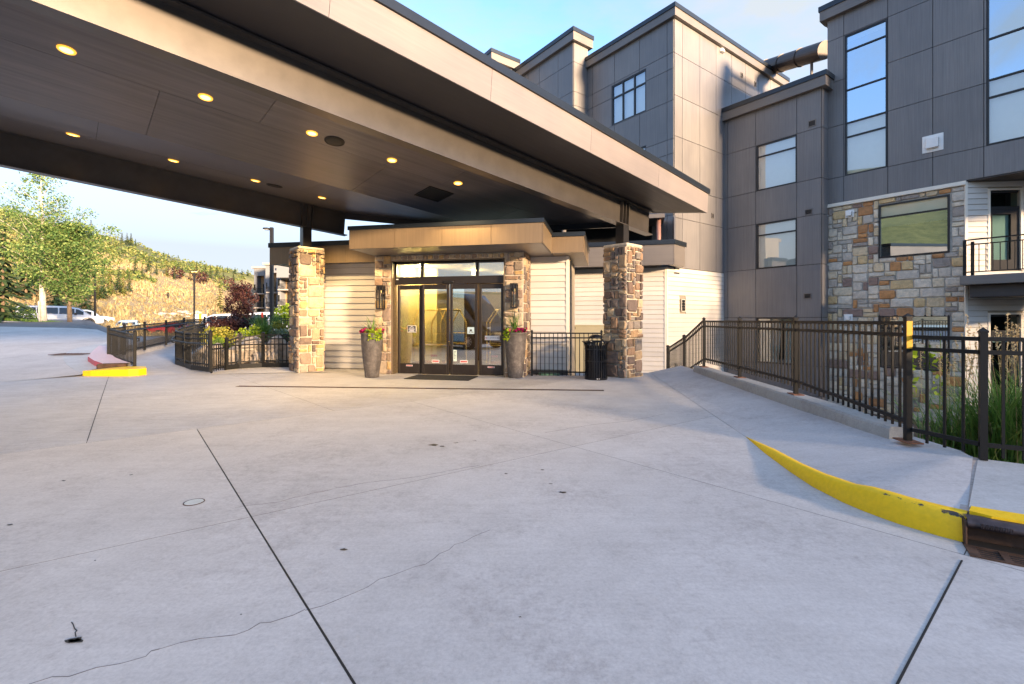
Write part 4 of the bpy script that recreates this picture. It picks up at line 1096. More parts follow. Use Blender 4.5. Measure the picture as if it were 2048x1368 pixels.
# ---- right wing, second step, set far back, with the parapet band
c3 = fg.w(cxl, 0, 0)
f3 = Frame(c3.x, c3.y, atan2(-.87, 3.44))
x3 = f3.x(1125)
DS = (f3.x(1147), f3.x(1212), -.62, f3.z(1170, 650))
wobj('wall', MB().box(x3, DS[0]-.09, .016, .3, -.8, 3.33).box(DS[1]+.09, -.02, .016, .3, -.8, 3.33).box(DS[0]-.09, DS[1]+.09, .016, .3, DS[3]+.09, 3.33), M['lap_back'], lobby, f3)
boards(lobby, f3, x3, -.07, -.8, 3.32, [(DS[0]-.04, DS[1]+.04, DS[2]-.3, DS[3])], .172, y=.015)
wbox('corner_trim', M['siding_trim'], lobby, f3, -.07, .0, -.02, .015, -.8, 3.32)
wobj('door_trim', MB().box(DS[0]-.09, DS[0], -.03, .06, DS[2], DS[3]+.09).box(DS[1], DS[1]+.09, -.03, .06, DS[2], DS[3]+.09).box(DS[0], DS[1], -.03, .06, DS[3], DS[3]+.09), M['siding_trim'], lobby, f3)
sdz = wobj('service_door', MB().bbox(DS[0]+.01, DS[1]-.01, .0, .05, DS[2], DS[3]-.01, .006), M['tan_door'], lobby, f3)
obj('door_frame', MB().box(DS[0], DS[0]+.05, -.01, .0, DS[2], DS[3]).box(DS[0]+.05, DS[1], -.01, .0, DS[3]-.05, DS[3]), M['tan_door'], sdz)
for zz in (-.1, .5, 1.05): obj('hinge', MB().tube((DS[0]+.07,-.012,zz), (DS[0]+.07,-.012,zz+.1), .012), M['steel'], sdz)
BT = 4.06
f4 = Frame(*at(1347.5, 530, 16.45).to_tuple()[:2], f3.a)
b0 = f4.x(1120)
for k in range(4):
    a, b = b0*(1-k/4), b0*(1-(k+1)/4)
    wbox('fascia_panel', M['clad_trim'], lobby, f4, a+.003, b-.003, -.015, .0, 3.34, BT)
wobj('parapet', MB().box(b0, -.4, .001, .5, 3.345, BT), M['clad_back'], lobby, f4)
wobj('roof_cap', MB().box(b0, .03, -.06, .12, BT, BT+.16), M['cap'], lobby, f4)
f4b = Frame(*f4.w(0, 0, 0).to_tuple()[:2], R(48))
wobj('fascia_panel', MB().box(.0, .95, -.015, .2, 3.34, BT), M['clad_trim'], lobby, f4b); wobj('roof_cap', MB().box(-.04, 1.0, -.06, .2, BT, BT+.16), M['cap'], lobby, f4b)
wobj('lobby_roof', MB().box(b0-1, -.5, .4, 3.5, 3.4, 3.46), M['clad_back'], lobby, f4)
# covered terrace above it: slab, two round columns, dark recess
ts = 5.02
sx0 = f4.x(1085); 
wobj('terrace_roof', MB().box(sx0-3, f4.x(1330), .05, 4.0, ts, ts+.14), M['clad_trim'], lobby, f4)
wobj('terrace_back', MB().box(sx0-3, f4.x(1338), 1.55, 1.7, 3.46, ts), M['void'], lobby, f4)
wobj('terrace_side', MB().box(f4.x(1351, .35)-.05, f4.x(1351, .35), .35, 1.55, 3.46, ts+.12), M['clad'], lobby, f4)
for u, c_ in ((1128, M['clad_trim']), (1317, simple('painted_column', (.25,.135,.11), .5))):
    x = f4.x(u, .3); wobj('terrace_column', MB().tube((x,.3,3.46),(x,.3,ts),.085, n=16), c_, lobby, f4, True)
# ================================================================== drive-through canopy
# its own axes: s along the beams (falling away from the road), t towards the far left, h square to both
_d = Vector((1.0681, 1, -.1096)).normalized(); _l = Vector((-.683, .730, 0)).normalized(); _l = (_l - _d*_l.dot(_d)).normalized(); _h = _d.cross(_l)
_a3 = Vector((.730, .683)) * 3 + Vector((-.683, .730)) * 10
CO = Vector((_a3.x, _a3.y, 4.36))
CM = Matrix((( _d.x, _l.x, _h.x, CO.x), (_d.y, _l.y, _h.y, CO.y), (_d.z, _l.z, _h.z, CO.z), (0,0,0,1)))
canopy = thing('entrance_canopy', 'broad sloping canopy over the drive, bronze steel beams and dark wood grain soffit', 'canopy')
canopy.matrix_world = CM
def C(s, t, h): return CM @ Vector((s, t, h))
CI = CM.inverted()
def hit(u, v, plane):
    """where the sight line through a pixel meets the soffit plane h = plane(t), in canopy axes"""
    e = CI @ Vector((0, 0, EYE)); p = CI @ at(u, v, 1.0); d = p - e; k = 5.0
    for _ in range(60):
        q = e + d*k; err = q.z - plane(q.y); k -= err/(d.z - (plane(q.y+1e-3)-plane(q.y))/1e-3*d.y)
    return e + d*k
def cobj(name, mb, mat, parent=None, smooth=False): return obj(name, mb, mat, parent or canopy, smooth=smooth)
S0 = -13.5
EDGE = lambda t: (12.33-3) + (t+4.4)*-.861       # the far edge is cut on the skew
TB, TL = -3.333, 3.23                             # the two beams
SOFF = lambda t: .108*abs(t)
# soffit: four rows of sheets, two on either side of the valley
for t0, t1 in ((0, 1.6), (1.6, 3.18), (-1.62, 0), (-3.22, -1.62)):
    off = {0: 0.0, 1.6: 1.2, -1.62: .6, -3.22: 1.9}[t0]; s = S0 + off - 3.6
    while s < 12:
        a, b = max(s, S0), s+3.6; s += 3.6
        if b <= S0: continue
        g = .003
        ea, eb = EDGE(t0)-.05, EDGE(t1)-.05
        if a >= max(ea, eb): continue
        q = [(a+g, t0+g), (min(b-g, ea), t0+g), (min(b-g, eb), t1-g), (a+g, t1-g)]
        if a+g >= ea or a+g >= eb:
            q = [(a+g, t0+g), (ea, t0+g), (a+g, t0+g+(t1-t0)*max(.02, min(1, (ea-a)/max(1e-3, ea-eb))))]
        elif b-g > min(ea, eb) and b-g < max(ea, eb):
            tk = t0+(t1-t0)*((ea-(b-g))/(ea-eb)); q = [(a+g, t0+g), (b-g, t0+g), (b-g, tk), (eb, t1-g), (a+g, t1-g)]
        m = MB(); n = len(q)
        m.add([(x, y, SOFF(y)) for x, y in q]+[(x, y, SOFF(y)+.02) for x, y in q], [tuple(reversed(range(n))), tuple(range(n, 2*n))]+[(i, (i+1) % n, n+(i+1) % n, n+i) for i in range(n)])
        cobj('soffit_panel', m, M['soffit'])
# backing above the joints, and the roof
ov = -4.4; ovl = 4.4
e0, e1 = EDGE(ov), EDGE(ovl)
rf = MB(); zt_, zb_ = 1.08, .62
poly = [(S0, ov), (e0, ov), (e1, ovl), (S0, ovl)]
rf.add([(x, y, .62) for x, y in poly]+[(x, y, 1.20) for x, y in poly], [(3,2,1,0),(4,5,6,7),(0,1,5,4),(1,2,6,5),(2,3,7,6),(3,0,4,7)])
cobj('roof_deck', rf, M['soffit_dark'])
bk = MB().sheet([[(S0, TL, SOFF(TL)+.025), (EDGE(TL)-.03, TL, SOFF(TL)+.025)], [(S0, 0, .028), (EDGE(0)-.03, 0, .028)], [(S0, TB, SOFF(TB)+.025), (EDGE(TB)-.03, TB, SOFF(TB)+.025)]])
cobj('soffit_backing', bk, M['clad_back'])
# outer soffits, their border boards, fascias and caps
so = MB().add([(S0, -4.06, .585), (EDGE(-4.06)-.35, -4.06, .585), (EDGE(TB)-.35, TB+.02, .55), (S0, TB+.02, .55)], [(0,1,2,3)])
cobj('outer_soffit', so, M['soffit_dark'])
cobj('border_board', MB().add([(S0, ov+.004, .592), (e0-.004, ov+.004, .592), (EDGE(-4.06)-.34, -4.06, .578), (S0, -4.06, .578), (S0, ov+.004, .612), (e0-.004, ov+.004, .612), (EDGE(-4.06)-.34, -4.06, .612), (S0, -4.06, .612)], [(3,2,1,0),(0,1,5,4),(2,3,7,6),(1,2,6,5)]), M['soffit_dark'])
# border board along the skewed end, right of the beam
cobj('border_board', MB().add([(EDGE(-4.06)-.34, -4.06, .577), (e0-.006, ov+.006, .591), (EDGE(TB+.2)-.006, TB+.2, .555), (EDGE(TB+.2)-.40, TB+.2, .55)], [(0,1,2,3)]), M['soffit_dark'])
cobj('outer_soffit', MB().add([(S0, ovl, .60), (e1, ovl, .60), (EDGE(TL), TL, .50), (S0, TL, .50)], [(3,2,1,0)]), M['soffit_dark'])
fs_ = MB(); L_ = e0-S0; nf = 9
for k in range(nf):
    a, b = S0+L_*k/nf, S0+L_*(k+1)/nf
    cobj('fascia_board', MB().box(a+.0025, b-.0025, ov-.02, ov+.001, .585, 1.10), M['fascia'])
cobj('roof_cap', MB().box(S0, e0+.04, ov-.055, ov+.3, 1.10, 1.235), M['cap'])
cobj('fascia_board', MB().box(S0, e1, ovl, ovl+.02, .585, 1.10), M['fascia'])
cobj('roof_cap', MB().box(S0, e1, ovl-.3, ovl+.055, 1.10, 1.235), M['cap'])
# skewed far fascia
def skew(t0, t1, hb0, hb1, ht, mat, name, th=.05):
    m = MB(); a, b = (EDGE(t0), t0), (EDGE(t1), t1)
    vs = [(a[0]-th,a[1],hb0),(a[0],a[1],hb0),(a[0],a[1],ht),(a[0]-th,a[1],ht),(b[0]-th,b[1],hb1),(b[0],b[1],hb1),(b[0],b[1],ht),(b[0]-th,b[1],ht)]
    m.add(vs, [(0,1,2,3),(7,6,5,4),(0,4,5,1),(1,5,6,2),(2,6,7,3),(3,7,4,0)]); cobj(name, m, mat)
skew(ov+.001, TB+.2, .592, .54, 1.10, M['fascia'], 'end_fascia'); skew(TB+.2, 0, .18, -.13, 1.10, M['cap'], 'end_fascia'); skew(0, TL-.02, -.13, SOFF(TL)-.19, 1.10, M['soffit_dark'], 'end_fascia'); skew(TL, ovl, .5, .6, 1.10, M['fascia'], 'end_fascia')
skew(ov-.05, ovl+.05, 1.10, 1.10, 1.235, M['cap'], 'roof_cap', .3)
# the two beams: wide-flange sections with end and post stiffeners
def beam(t, hb, ht, s1, s_post, fwid=.11, name='beam'):
    b = MB()
    b.box(S0, s1, t-.012, t+.012, hb+.022, ht); b.box(S0, s1+.06, t-fwid, t+fwid, hb, hb+.022); b.box(S0, s1, t-fwid-.02, t+fwid+.02, ht, ht+.03)
    o = cobj(name, b, M['bronze'])
    for ds in (-.13, .0, .13):
        obj('stiffener', MB().box(s_post+ds-.008, s_post+ds+.008, t-fwid+.01, t-.013, hb+.023, ht-.001).box(s_post+ds-.008, s_post+ds+.008, t+.013, t+fwid-.01, hb+.023, ht-.001), M['bronze'], o)
    return o
sR, sL = 10.02-3, 4.69-3
beam(TB, -.085, .50, 11.22-3, sR)
beam(TL, -.315, .335, 5.76-3, sL)
# steel posts up from the stone columns
CR, CL = Vector((2.765, 11.72, 0)), Vector((-5.615, 12.87, 0))
for c, hb, t, s in ((CR, -.085, TB, sR), (CL, -.315, TL, sL)):
    top = C(s, t, hb).z; cz = 3.28
    m = MB().box(-.115, .115, -.115, .115, cz, top-.001)
    o = obj('post', m, M['steel'], canopy); o.matrix_basis = CI @ Matrix.Translation(C(s, t, hb).to_2d().to_3d()) @ Matrix.Rotation(R(43.1), 4, 'Z')
# ---- stone columns
for nm, c, lab, gold_lit in (('stone_column', CL, 'square stone column at the left of the entrance, in front of the clapboard', True), ('stone_column', CR, 'square brown stone column standing beside the litter bin', False)):
    t_ = thing(nm, lab, 'column', c, 0, 'stone canopy columns')
    hf = .325; top = 3.32 if gold_lit else 3.22
    fa0 = Frame(c.x, c.y, R(43.1))
    o = obj('core', MB().box(-hf, hf, -hf, hf, -.05, top-.03), M['mortar'], t_, (0,0,0), R(43.1))
    obj('cap_stone', MB().bbox(-hf-.02, hf+.02, -hf-.02, hf+.02, top-.03, top+.035, .015), M['mortar'], t_, (0,0,0), R(43.1))
    pal = TAN+BROWN[0:12:2] if gold_lit else BROWN  # golden lamplight put into the left column's stone colours, its dull side browner
    for k in range(4):
        ang = R(43.1)+k*pi/2
        f_ = Frame(c.x+hf*sin(ang)-hf*cos(ang), c.y-hf*cos(ang)-hf*sin(ang), ang)
        lay(t_, f_, 0, 0, 2*hf, top-.035, .105, BROWN if (gold_lit and k == 3) else pal, (), .052, [(2,1),(2,2),(3,2),(1,1),(2,2),(3,3),(1,2),(2,1),(3,2),(4,3),(2,3)])
# ---- recessed lamps, loudspeakers, hatch
LENS = emit('lit_downlight_lens', (1.0, .60, .13), .75)
RING = emit('amber_halo_trim', (1.0, .48, .05), .17)  # trim emits weakly to draw the amber halo round each lens
def downlight(s, t, label, power):
    h = SOFF(t); p = C(s, t, h-.002)
    o = thing('downlight', label, 'ceiling light', p, 0, 'recessed canopy downlights'); o.matrix_world = Matrix.Translation(p) @ CM.to_3x3().to_4x4() @ Matrix.Rotation(atan2(.108*(1 if t > 0 else -1), 1), 4, 'X')
    obj('lens', MB().lathe([(.066,-.010),(.068,.0)], 20), LENS, o)
    obj('trim_ring', MB().lathe([(.069,.0),(.069,-.012),(.092,-.010),(.094,.0)], 24, caps=False), RING, o)
    ld = bpy.data.lights.new('downlight_beam', 'SPOT'); ld.energy = power; ld.color = (1, .69, .33); ld.spot_size = R(112); ld.spot_blend = .55; ld.shadow_soft_size = .06
    lo = bpy.data.objects.new('downlight_beam', ld); COL.objects.link(lo); lo.parent = o; lo.location = (0, 0, -.03)
NEAR = ['nearest lit downlight of the row beside the front beam', 'second lit downlight in the row beside the front beam', 'third lit downlight of the front row, beside the round speaker', 'fourth lit downlight in the row beside the front beam', 'lit downlight at the far end of the front row, near the square hatch']
FARR = ['nearest lit downlight of the row beside the rear beam', 'second lit downlight in the row beside the rear beam', 'third lit downlight of the rear row, next to the flat speaker', 'lit downlight at the far end of the rear row, above the left column']
for k, (u, v) in enumerate(((133,99),(411,194),(624,266),(784,320),(916,366))):
    q = hit(u, v, SOFF); downlight(q.x, q.y, NEAR[k], (10,12,15,22,50)[k])
for k, (u, v) in enumerate(((146,269),(347,321),(511,361),(644,395))):
    q = hit(u, v, SOFF); downlight(q.x, q.y, FARR[k], (8,9,12,95)[k])
for (u, v), lab in (((669,282), 'round dark ceiling speaker in the front half of the canopy soffit'), ((549,371), 'round dark ceiling speaker in the rear half of the canopy soffit')):
    q = hit(u, v, SOFF); p = C(q.x, q.y, SOFF(q.y)-.002)
    o = thing('ceiling_speaker', lab, 'speaker', p, 0, 'ceiling speakers'); o.matrix_world = Matrix.Translation(p) @ CM.to_3x3().to_4x4() @ Matrix.Rotation(atan2(.108*(1 if q.y > 0 else -1), 1), 4, 'X')
    obj('grille', MB().lathe([(.02,-.022),(.12,-.016),(.155,-.006)], 24), M['black'], o); obj('rim', MB().lathe([(.156,.0),(.156,-.012),(.168,-.010),(.17,.0)], 24, caps=False), M['black'], o)
q = hit(868, 388, SOFF); p = C(q.x, q.y, SOFF(q.y)-.003)
o = thing('ceiling_hatch', 'square black access hatch in the canopy soffit', 'hatch', p); o.matrix_world = Matrix.Translation(p) @ CM.to_3x3().to_4x4() @ Matrix.Rotation(atan2(-.108, 1), 4, 'X')
obj('door', MB().box(-.29,.29,-.29,.29,-.008,0), M['void'], o); obj('frame', MB().box(-.32,.32,-.32,-.29,-.014,0).box(-.32,.32,.29,.32,-.014,0).box(-.32,-.29,-.29,.29,-.014,0).box(.29,.32,-.29,.29,-.014,0), M['black'], o)
# ================================================================== fences and street furniture
def fence(name, label, posts, rails=(-.05,-.17), low=.16, drop=.07, sp=.112, post_w=.062, pick=.019, rail=.032, group=None, mat=None, skirt=0, handrail=None, plates=(), pickets_stuff=False, caps=True, skip=()):
    """posts: (x, y, base z, top z). Rails at heights below the post top; one low rail; pickets run past it"""
    mat = mat or M['black']
    p0 = posts[0]; root = thing(name, label, 'fence', (p0[0], p0[1], p0[2]), 0, group); ro = root.location.copy()
    for i, (x, y, zb, zt) in enumerate(posts):
        if i in skip: continue
        j = min(i, len(posts)-2); a = atan2(posts[j+1][1]-posts[j][1], posts[j+1][0]-posts[j][0])
        w = post_w
        m = MB().box(-w/2, w/2, -w/2, w/2, 0, zt-zb)
        if caps: m.add([(-w*.6,-w*.6,zt-zb),(w*.6,-w*.6,zt-zb),(w*.6,w*.6,zt-zb),(-w*.6,w*.6,zt-zb),(-w*.6,-w*.6,zt-zb+.015),(w*.6,-w*.6,zt-zb+.015),(w*.6,w*.6,zt-zb+.015),(-w*.6,w*.6,zt-zb+.015),(0,0,zt-zb+.05)], [(3,2,1,0),(0,1,5,4),(1,2,6,5),(2,3,7,6),(3,0,4,7),(4,5,8),(5,6,8),(6,7,8),(7,4,8)])
        po = obj('post', m, mat, root, (x-ro.x, y-ro.y, zb-ro.z), a)
        if i in plates: obj('base_plate', MB().bbox(-.11, .11, -.075, .075, .001, .014, .004), M['rust_plate'], po)
    for i in range(len(posts)-1):
        a, b = Vector(posts[i]), None
        A = Vector(posts[i][:3])-ro; B = Vector(posts[i+1][:3])-ro
        TA = Vector((A.x, A.y, posts[i][3]-ro.z)); TB_ = Vector((B.x, B.y, posts[i+1][3]-ro.z))
        d2 = Vector((B.x-A.x, B.y-A.y, 0)); ln = d2.length; dn = d2/ln; ang = atan2(dn.y, dn.x)
        for r in rails: obj('rail', MB().bar(TA+Vector((0,0,r))+dn*post_w*.5, TB_+Vector((0,0,r))-dn*post_w*.5, rail, rail*1.05), mat, root)
        obj('rail', MB().bar(A+Vector((0,0,low))+dn*post_w*.5, B+Vector((0,0,low))-dn*post_w*.5, rail, rail*1.05), mat, root)
        if skirt:
            obj('skirt', MB().bar(A+Vector((0,0,skirt/2-.01)), B+Vector((0,0,skirt/2-.01)), .05, skirt), mat, root)
        n = max(1, round((ln-post_w)/sp)); bulk = MB()
        for k in range(1, n):
            t = k/n; p = A.lerp(B, t); zt = TA.lerp(TB_, t).z + rails[0] - rail*.5; zb = p.z + low - drop
            if pickets_stuff: bulk.box(p.x-pick/2, p.x+pick/2, p.y-pick/2, p.y+pick/2, zb, zt)
            else:
                o = put('picket', unit_box(mat), root, (p.x - dn.x*pick/2 + dn.y*pick/2, p.y - dn.y*pick/2 - dn.x*pick/2, zb), ang, (pick, pick, zt-zb))
        if pickets_stuff: tag(obj('picket_run', bulk, mat, root), kind='stuff')
        if handrail:
            off, hz = handrail; nrm_ = Vector((-dn.y, dn.x, 0))*off
            a_, b_ = A+nrm_+Vector((0,0,hz)), B+nrm_+Vector((0,0,hz))
            obj('handrail', MB().tube(a_, b_, .021, n=10), mat, root)
            obj('bracket', MB().bar(A+Vector((0,0,hz-.07)), a_+Vector((0,0,-.07)), .012, .03).bar(a_+Vector((0,0,-.08)), a_, .012, .012), mat, root)
    return root

fence('sidewalk_fence', 'long black picket fence on the low concrete wall at the right of the sidewalk', [(4.49,11.0,.30,1.42),(4.36,9.0,.30,1.42),(4.19,6.94,.30,1.42),(3.89,4.62,.205,1.42)], rails=(-.05,-.165), low=.20, drop=.085, sp=.107, post_w=.052, plates=(0,1,2,3), rail=.036)
tp = MB().box(.0265, .0275, -.026, .026, -.30, -.03)
_sf = [o for o in bpy.data.objects if o.name.startswith('sidewalk_fence')][0]; _pp = [o for o in _sf.children if o.name.startswith('post')][-1]
obj('reflective_tape', tp, simple('yellow_tape', (.80,.42,.02), .4, var=0), _pp, (0, 0, 1.215))
fence('stair_fence', 'black picket fence stepping down behind the corner, in front of the cream clapboard', [(4.49,11.04,.29,1.42),(4.58,12.5,-.15,.97),(4.66,14.05,-.55,.61)], skip=(0,), rails=(-.05,-.165), low=.17, sp=.107, post_w=.075)
fence('bank_fence', 'low scuffed black fence nearest the camera, before the tall ornamental grass', [(3.90,4.60,.20,1.29),(4.08,4.07,.19,1.29),(5.6,3.19,.19,1.29),(7.2,2.26,.19,1.29)], skip=(0,), rails=(-.055,-.17), low=.13, drop=.10, sp=.118, post_w=.05, rail=.034)
fence('terrace_railing', 'short black railing between the right planter and the litter bin', [(.50,11.80,0,1.11),(2.22,11.66,0,1.11)], rails=(-.04,-.155), low=.10, drop=.09, sp=.108, post_w=.05)
OUTF = [(-10.2,12.7,.10,1.07),(-12.1,14.1,.2,1.2),(-12.95,15.7,.24,1.24),(-13.6,17.4,.29,1.3),(-14.5,19.7,.355,1.36),(-15.7,22.5,.45,1.47),(-17.0,26,.5,1.54)]
fence('ramp_fence', 'black picket fence on the outer side of the curving ramp beside the red kerb', OUTF, rails=(-.07,-.19), low=.13, sp=.115, post_w=.07, handrail=(-.10,.80))
fence('bed_fence', 'black picket fence bending round the planted bed on the inner side of the ramp', [(-7.83,12.2,.06,1.09),(-8.75,12.85,.06,1.085),(-9.39,13.5,.06,1.08),(-10.12,14.15,.08,1.11),(-10.64,14.9,.10,1.14),(-11.1,15.7,.14,1.17),(-11.5,16.5,.18,1.2),(-12.2,18,.22,1.26),(-14.4,22,.35,1.3)], skip=(1,3,5), rails=(-.06,-.18), low=.18, sp=.105, post_w=.07, skirt=.12, handrail=(.10,.72))
fence('bed_gate', 'narrow low picket gate between the bent bed fence and the front bed fence', [(-7.83,12.25,.02,.78),(-7.86,12.88,.02,.78)], rails=(-.03,-.14), low=.10, sp=.10, post_w=.04, caps=False)
fence('front_bed_fence', 'low black fence with a handrail in front of the boulders, ending at the left column', [(-7.86,12.95,.03,.88),(-7.67,13.25,.04,.96),(-7.15,13.5,.05,1.02),(-6.05,13.55,.05,1.02)], rails=(-.05,-.16), low=.18, sp=.10, post_w=.07, skirt=.13, handrail=(-.10,.66))
fence('lot_fence', 'distant black fence behind the planted bed, along the car park', [(-17.0,26,.45,1.55),(-15.2,25.6,.45,1.55),(-13.2,25.2,.45,1.55),(-11.2,24.8,.45,1.55),(-9.4,24.4,.45,1.55)], rails=(-.06,-.18), low=.14, sp=.115, post_w=.07, pickets_stuff=True)

# ---- planters
def pot_mat():
    m, N, L, b = new_mat('weathered_planter')
    v = pos_coords(N, L); f = noise(N, L, v, 9, 8, .75); g = noise(N, L, pos_coords(N, L, (10,10,1.6)), 1.2, 5)
    c = ramp(N, L, f, [(.3, (.045,.038,.034)), (.55, (.115,.098,.086)), (.72, (.22,.20,.18))])
    c = mixc(N, L, .6, c, ramp(N, L, g, [(.35, (.6,.6,.6)), (.65, (1.25,1.22,1.2))]), 'MULTIPLY')
    L.new(c, b.inputs['Base Color']); b.inputs['Roughness'].default_value = .6; bump(N, L, b, f, .35, .01); return m
POT = pot_mat(); SOIL = M['mulch']
def blade(mb, p, az, el, ln, w, droop, seg=5):
    """one strap leaf from p, leaning out at azimuth az"""
    pts = []; q = Vector(p); e = el
    for k in range(seg+1):
        pts.append(q.copy()); q = q + Vector((cos(az)*cos(e), sin(az)*cos(e), sin(e)))*(ln/seg); e -= droop/seg
    sd = Vector((-sin(az), cos(az), 0)); vs = []
    for k, c in enumerate(pts):
        ww = w*(1-(k/seg)**2*.92)*.5; vs += [c-sd*ww, c+sd*ww]
    mb.add(vs, [(2*k, 2*k+1, 2*k+3, 2*k+2) for k in range(seg)])
def leaves_at(mb, pts, size, rg, var=.5):
    for p in pts:
        s = size*rg.uniform(1-var, 1+var); n = Vector((rg.gauss(0,1), rg.gauss(0,1), rg.gauss(.5,1))).normalized(); a = n.orthogonal().normalized(); a.rotate(Matrix.Rotation(rg.uniform(0, 6.28), 3, n)); b = n.cross(a)
        p = Vector(p); mb.add([p-a*s*.5, p+b*s*.34, p+a*s*.6, p-b*s*.34], [(0,1,2,3)])
def ball_pts(c, r, n, rg, shell=.55):
    out = []
    for _ in range(n):
        d = Vector((rg.gauss(0,1), rg.gauss(0,1), rg.gauss(0,1))).normalized()*rg.uniform(shell, 1.0)**.7
        out.append((c[0]+d.x*r[0], c[1]+d.y*r[1], c[2]+d.z*r[2]))
    return out
def planter(loc, label, rt, rb, h, lime_az, seed, grass_n, hgt):
    rg = random.Random(seed)
    t = thing('planter', label, 'planter', loc, 0, 'tall planters beside the doors')
    prof = [(rb*.9,0),(rb,.01),(rb*1.02,.05)] + [(rb+(rt-rb)*sin(k/10*pi/2*.92)**.9, .05+(h-.09)*k/10) for k in range(1,11)] + [(rt*1.03,h-.03),(rt*1.02,h),(rt*.9,h-.005),(rt*.88,h-.08)]
    obj('pot', MB().lathe(prof, 40), POT, t, smooth=True)
    obj('soil', MB().lathe([(.001,h-.03),(rt*.87,h-.05)], 24, caps=False), SOIL, t)
    g = MB()
    for _ in range(grass_n): blade(g, (rg.uniform(-.05,.05), rg.uniform(-.05,.05), h-.04), rg.uniform(0, 6.28), rg.uniform(.75, 1.5), hgt*rg.uniform(.75, 1.15), .02, rg.uniform(.1, 1.0))
    obj('spike_leaves', g, M['grass'], t)
    lm = MB(); tr = MB()
    for az in lime_az:
        for k in range(9):
            a = az+rg.uniform(-.28,.28); r = rt*rg.uniform(.82, 1.12)
            for q in range(5): leaves_at(lm, [(r*cos(a)*(1+.03*q), r*sin(a)*(1+.03*q), h+.07-q*rg.uniform(.035,.06))], .085, rg, .3)
    obj('lime_trailers', lm, M['lime'], t)
    mg, yl, gl = MB(), MB(), MB()
    for _ in range(85):
        a = rg.uniform(0, 6.28); r = rt*sqrt(rg.uniform(.15, 1.1)); p = (r*cos(a), r*sin(a), h+rg.uniform(.0,.10))
        c = rg.random(); leaves_at(mg if c < .55 else yl if c < .68 else gl, [(p[0]+rg.uniform(-.015,.015), p[1]+rg.uniform(-.015,.015), p[2]+rg.uniform(-.01,.01)) for _ in range(6)], .062, rg, .3)
    obj('magenta_flowers', mg, M['magenta'], t); obj('yellow_flowers', yl, M['yellow_petal'], t); obj('foliage', gl, M['shrub'], t)
    return t
planter(gp(744,754.5), 'tall tapered planter left of the doors, magenta and lime flowers, thin spiky leaves', .262, .165, 1.09, (-.7,-1.3), 3, 22, .50)
planter(gp(1031,755), 'tall tapered planter right of the doors with lime trailing leaves on its left', .262, .178, 1.10, (3.4,3.9), 5, 60, .62)

# ---- litter bin
def bin_():
    c = gp(1192, 758); t = thing('litter_bin', 'black slatted metal litter bin with domed lid beside the right column', 'litter bin', c)
    r = .262
    GB = simple('gloss_black_paint', (.008,.009,.012), .14, .2, var=0)
    obj('drum', MB().lathe([(.22,.03),(.235,.04),(.235,.80),(.22,.80)], 28), GB, t, smooth=False)
    for k in range(30):
        a = 2*pi*k/30; ca, sa = cos(a), sin(a); pts = [(r,.02),(r,.76),(r+.012,.82),(r+.045,.87),(r+.062,.885)]
        vs = []; w = .017
        for rr, z in pts:
            for sg in (-1, 1): vs.append((rr*ca - sg*w*sa, rr*sa + sg*w*ca, z))
            for sg in (1, -1): vs.append(((rr-.008)*ca - sg*w*sa, (rr-.008)*sa + sg*w*ca, z))
        fs = []
        for q in range(len(pts)-1):
            for e in range(4): fs.append((q*4+e, q*4+(e+1) % 4, q*4+4+(e+1) % 4, q*4+4+e))
        obj('slat', MB().add(vs, fs+[(0,1,2,3),(19,18,17,16)]), GB, t)
    for z0, h in ((.0,.05),(.42,.035),(.70,.035)): obj('hoop', MB().lathe([(r-.012,z0),(r+.006,z0),(r+.006,z0+h),(r-.012,z0+h)], 40, caps=False), GB, t)
    obj('rim', MB().lathe([(r+.05,.878),(r+.072,.882),(r+.072,.90),(r+.05,.905),(r-.03,.90),(r-.03,.88)], 40, caps=False), GB, t, smooth=True)
    lid = obj('lid', MB().lathe([(.17,.985),(.175,.99),(.15,1.02),(.10,1.045),(.04,1.057),(.001,1.06)], 32), GB, t, smooth=True)
    for k in range(4):
        a = pi/4+k*pi/2; obj('lid_bracket', MB().tube((.16*cos(a),.16*sin(a),.99), (.22*cos(a),.22*sin(a),.895), .009), GB, lid)
    for k in range(2): obj('bolt', MB().lathe([(.012,0),(.010,.008),(.001,.01)], 10), M['white'], t, (-.02+.045*k, -r-.009, .035)).rotation_euler = (R(90),0,0)
bin_()

# ---- door mat, long drain in the slab
c = fd.w((lx[1]+lx[3])/2, -.65, .004)
t = thing('door_mat', 'thin dark rubber mat lying in front of the glass doors', 'mat', c, FA)
obj('mat', MB().bbox(-.78, .82, -.42, .42, 0, .012, .006), M['rubber'], t)
rb = MB()
for k in range(40): rb.box(-.76+.04*k, -.74+.04*k, -.40, .40, .012, .015)
tag(obj('rib', rb, M['rubber'], t), kind='stuff')
a, b = gp(475, 772.5), gp(1208, 781.2)
t = thing('slot_drain', 'long narrow rusty slot drain crossing the slab before the doors', 'drain', a, atan2(b.y-a.y, b.x-a.x)); L_ = (b-a).to_2d().length
obj('frame', MB().box(0, L_, -.062, -.05, .001, .006).box(0, L_, .05, .062, .001, .006), M['rust'], t); obj('channel_shade', MB().box(0, L_, -.05, .05, .001, .002), M['void'], t)  # black strip in place of the shaded depth below the bars
sl = MB()
for k in range(int(L_/.03)): sl.box(.008+.03*k, .024+.03*k, -.05, .05, .0025, .0055)
tag(obj('grate_bar', sl, M['rust'], t), kind='stuff')
c = gp(388, 1005); t = thing('cleanout_cover', 'small round pale metal cover let into the slab at the left', 'cover', c + Vector((0,0,.001)))
obj('lid', MB().lathe([(.001,.005),(.062,.005),(.064,.001)], 28, caps=False), simple('worn_zinc', (.50,.53,.51), .6), t); obj('ring', MB().lathe([(.066,.001),(.066,.005),(.070,.005),(.071,.001)], 28, caps=False), M['rust'], t)

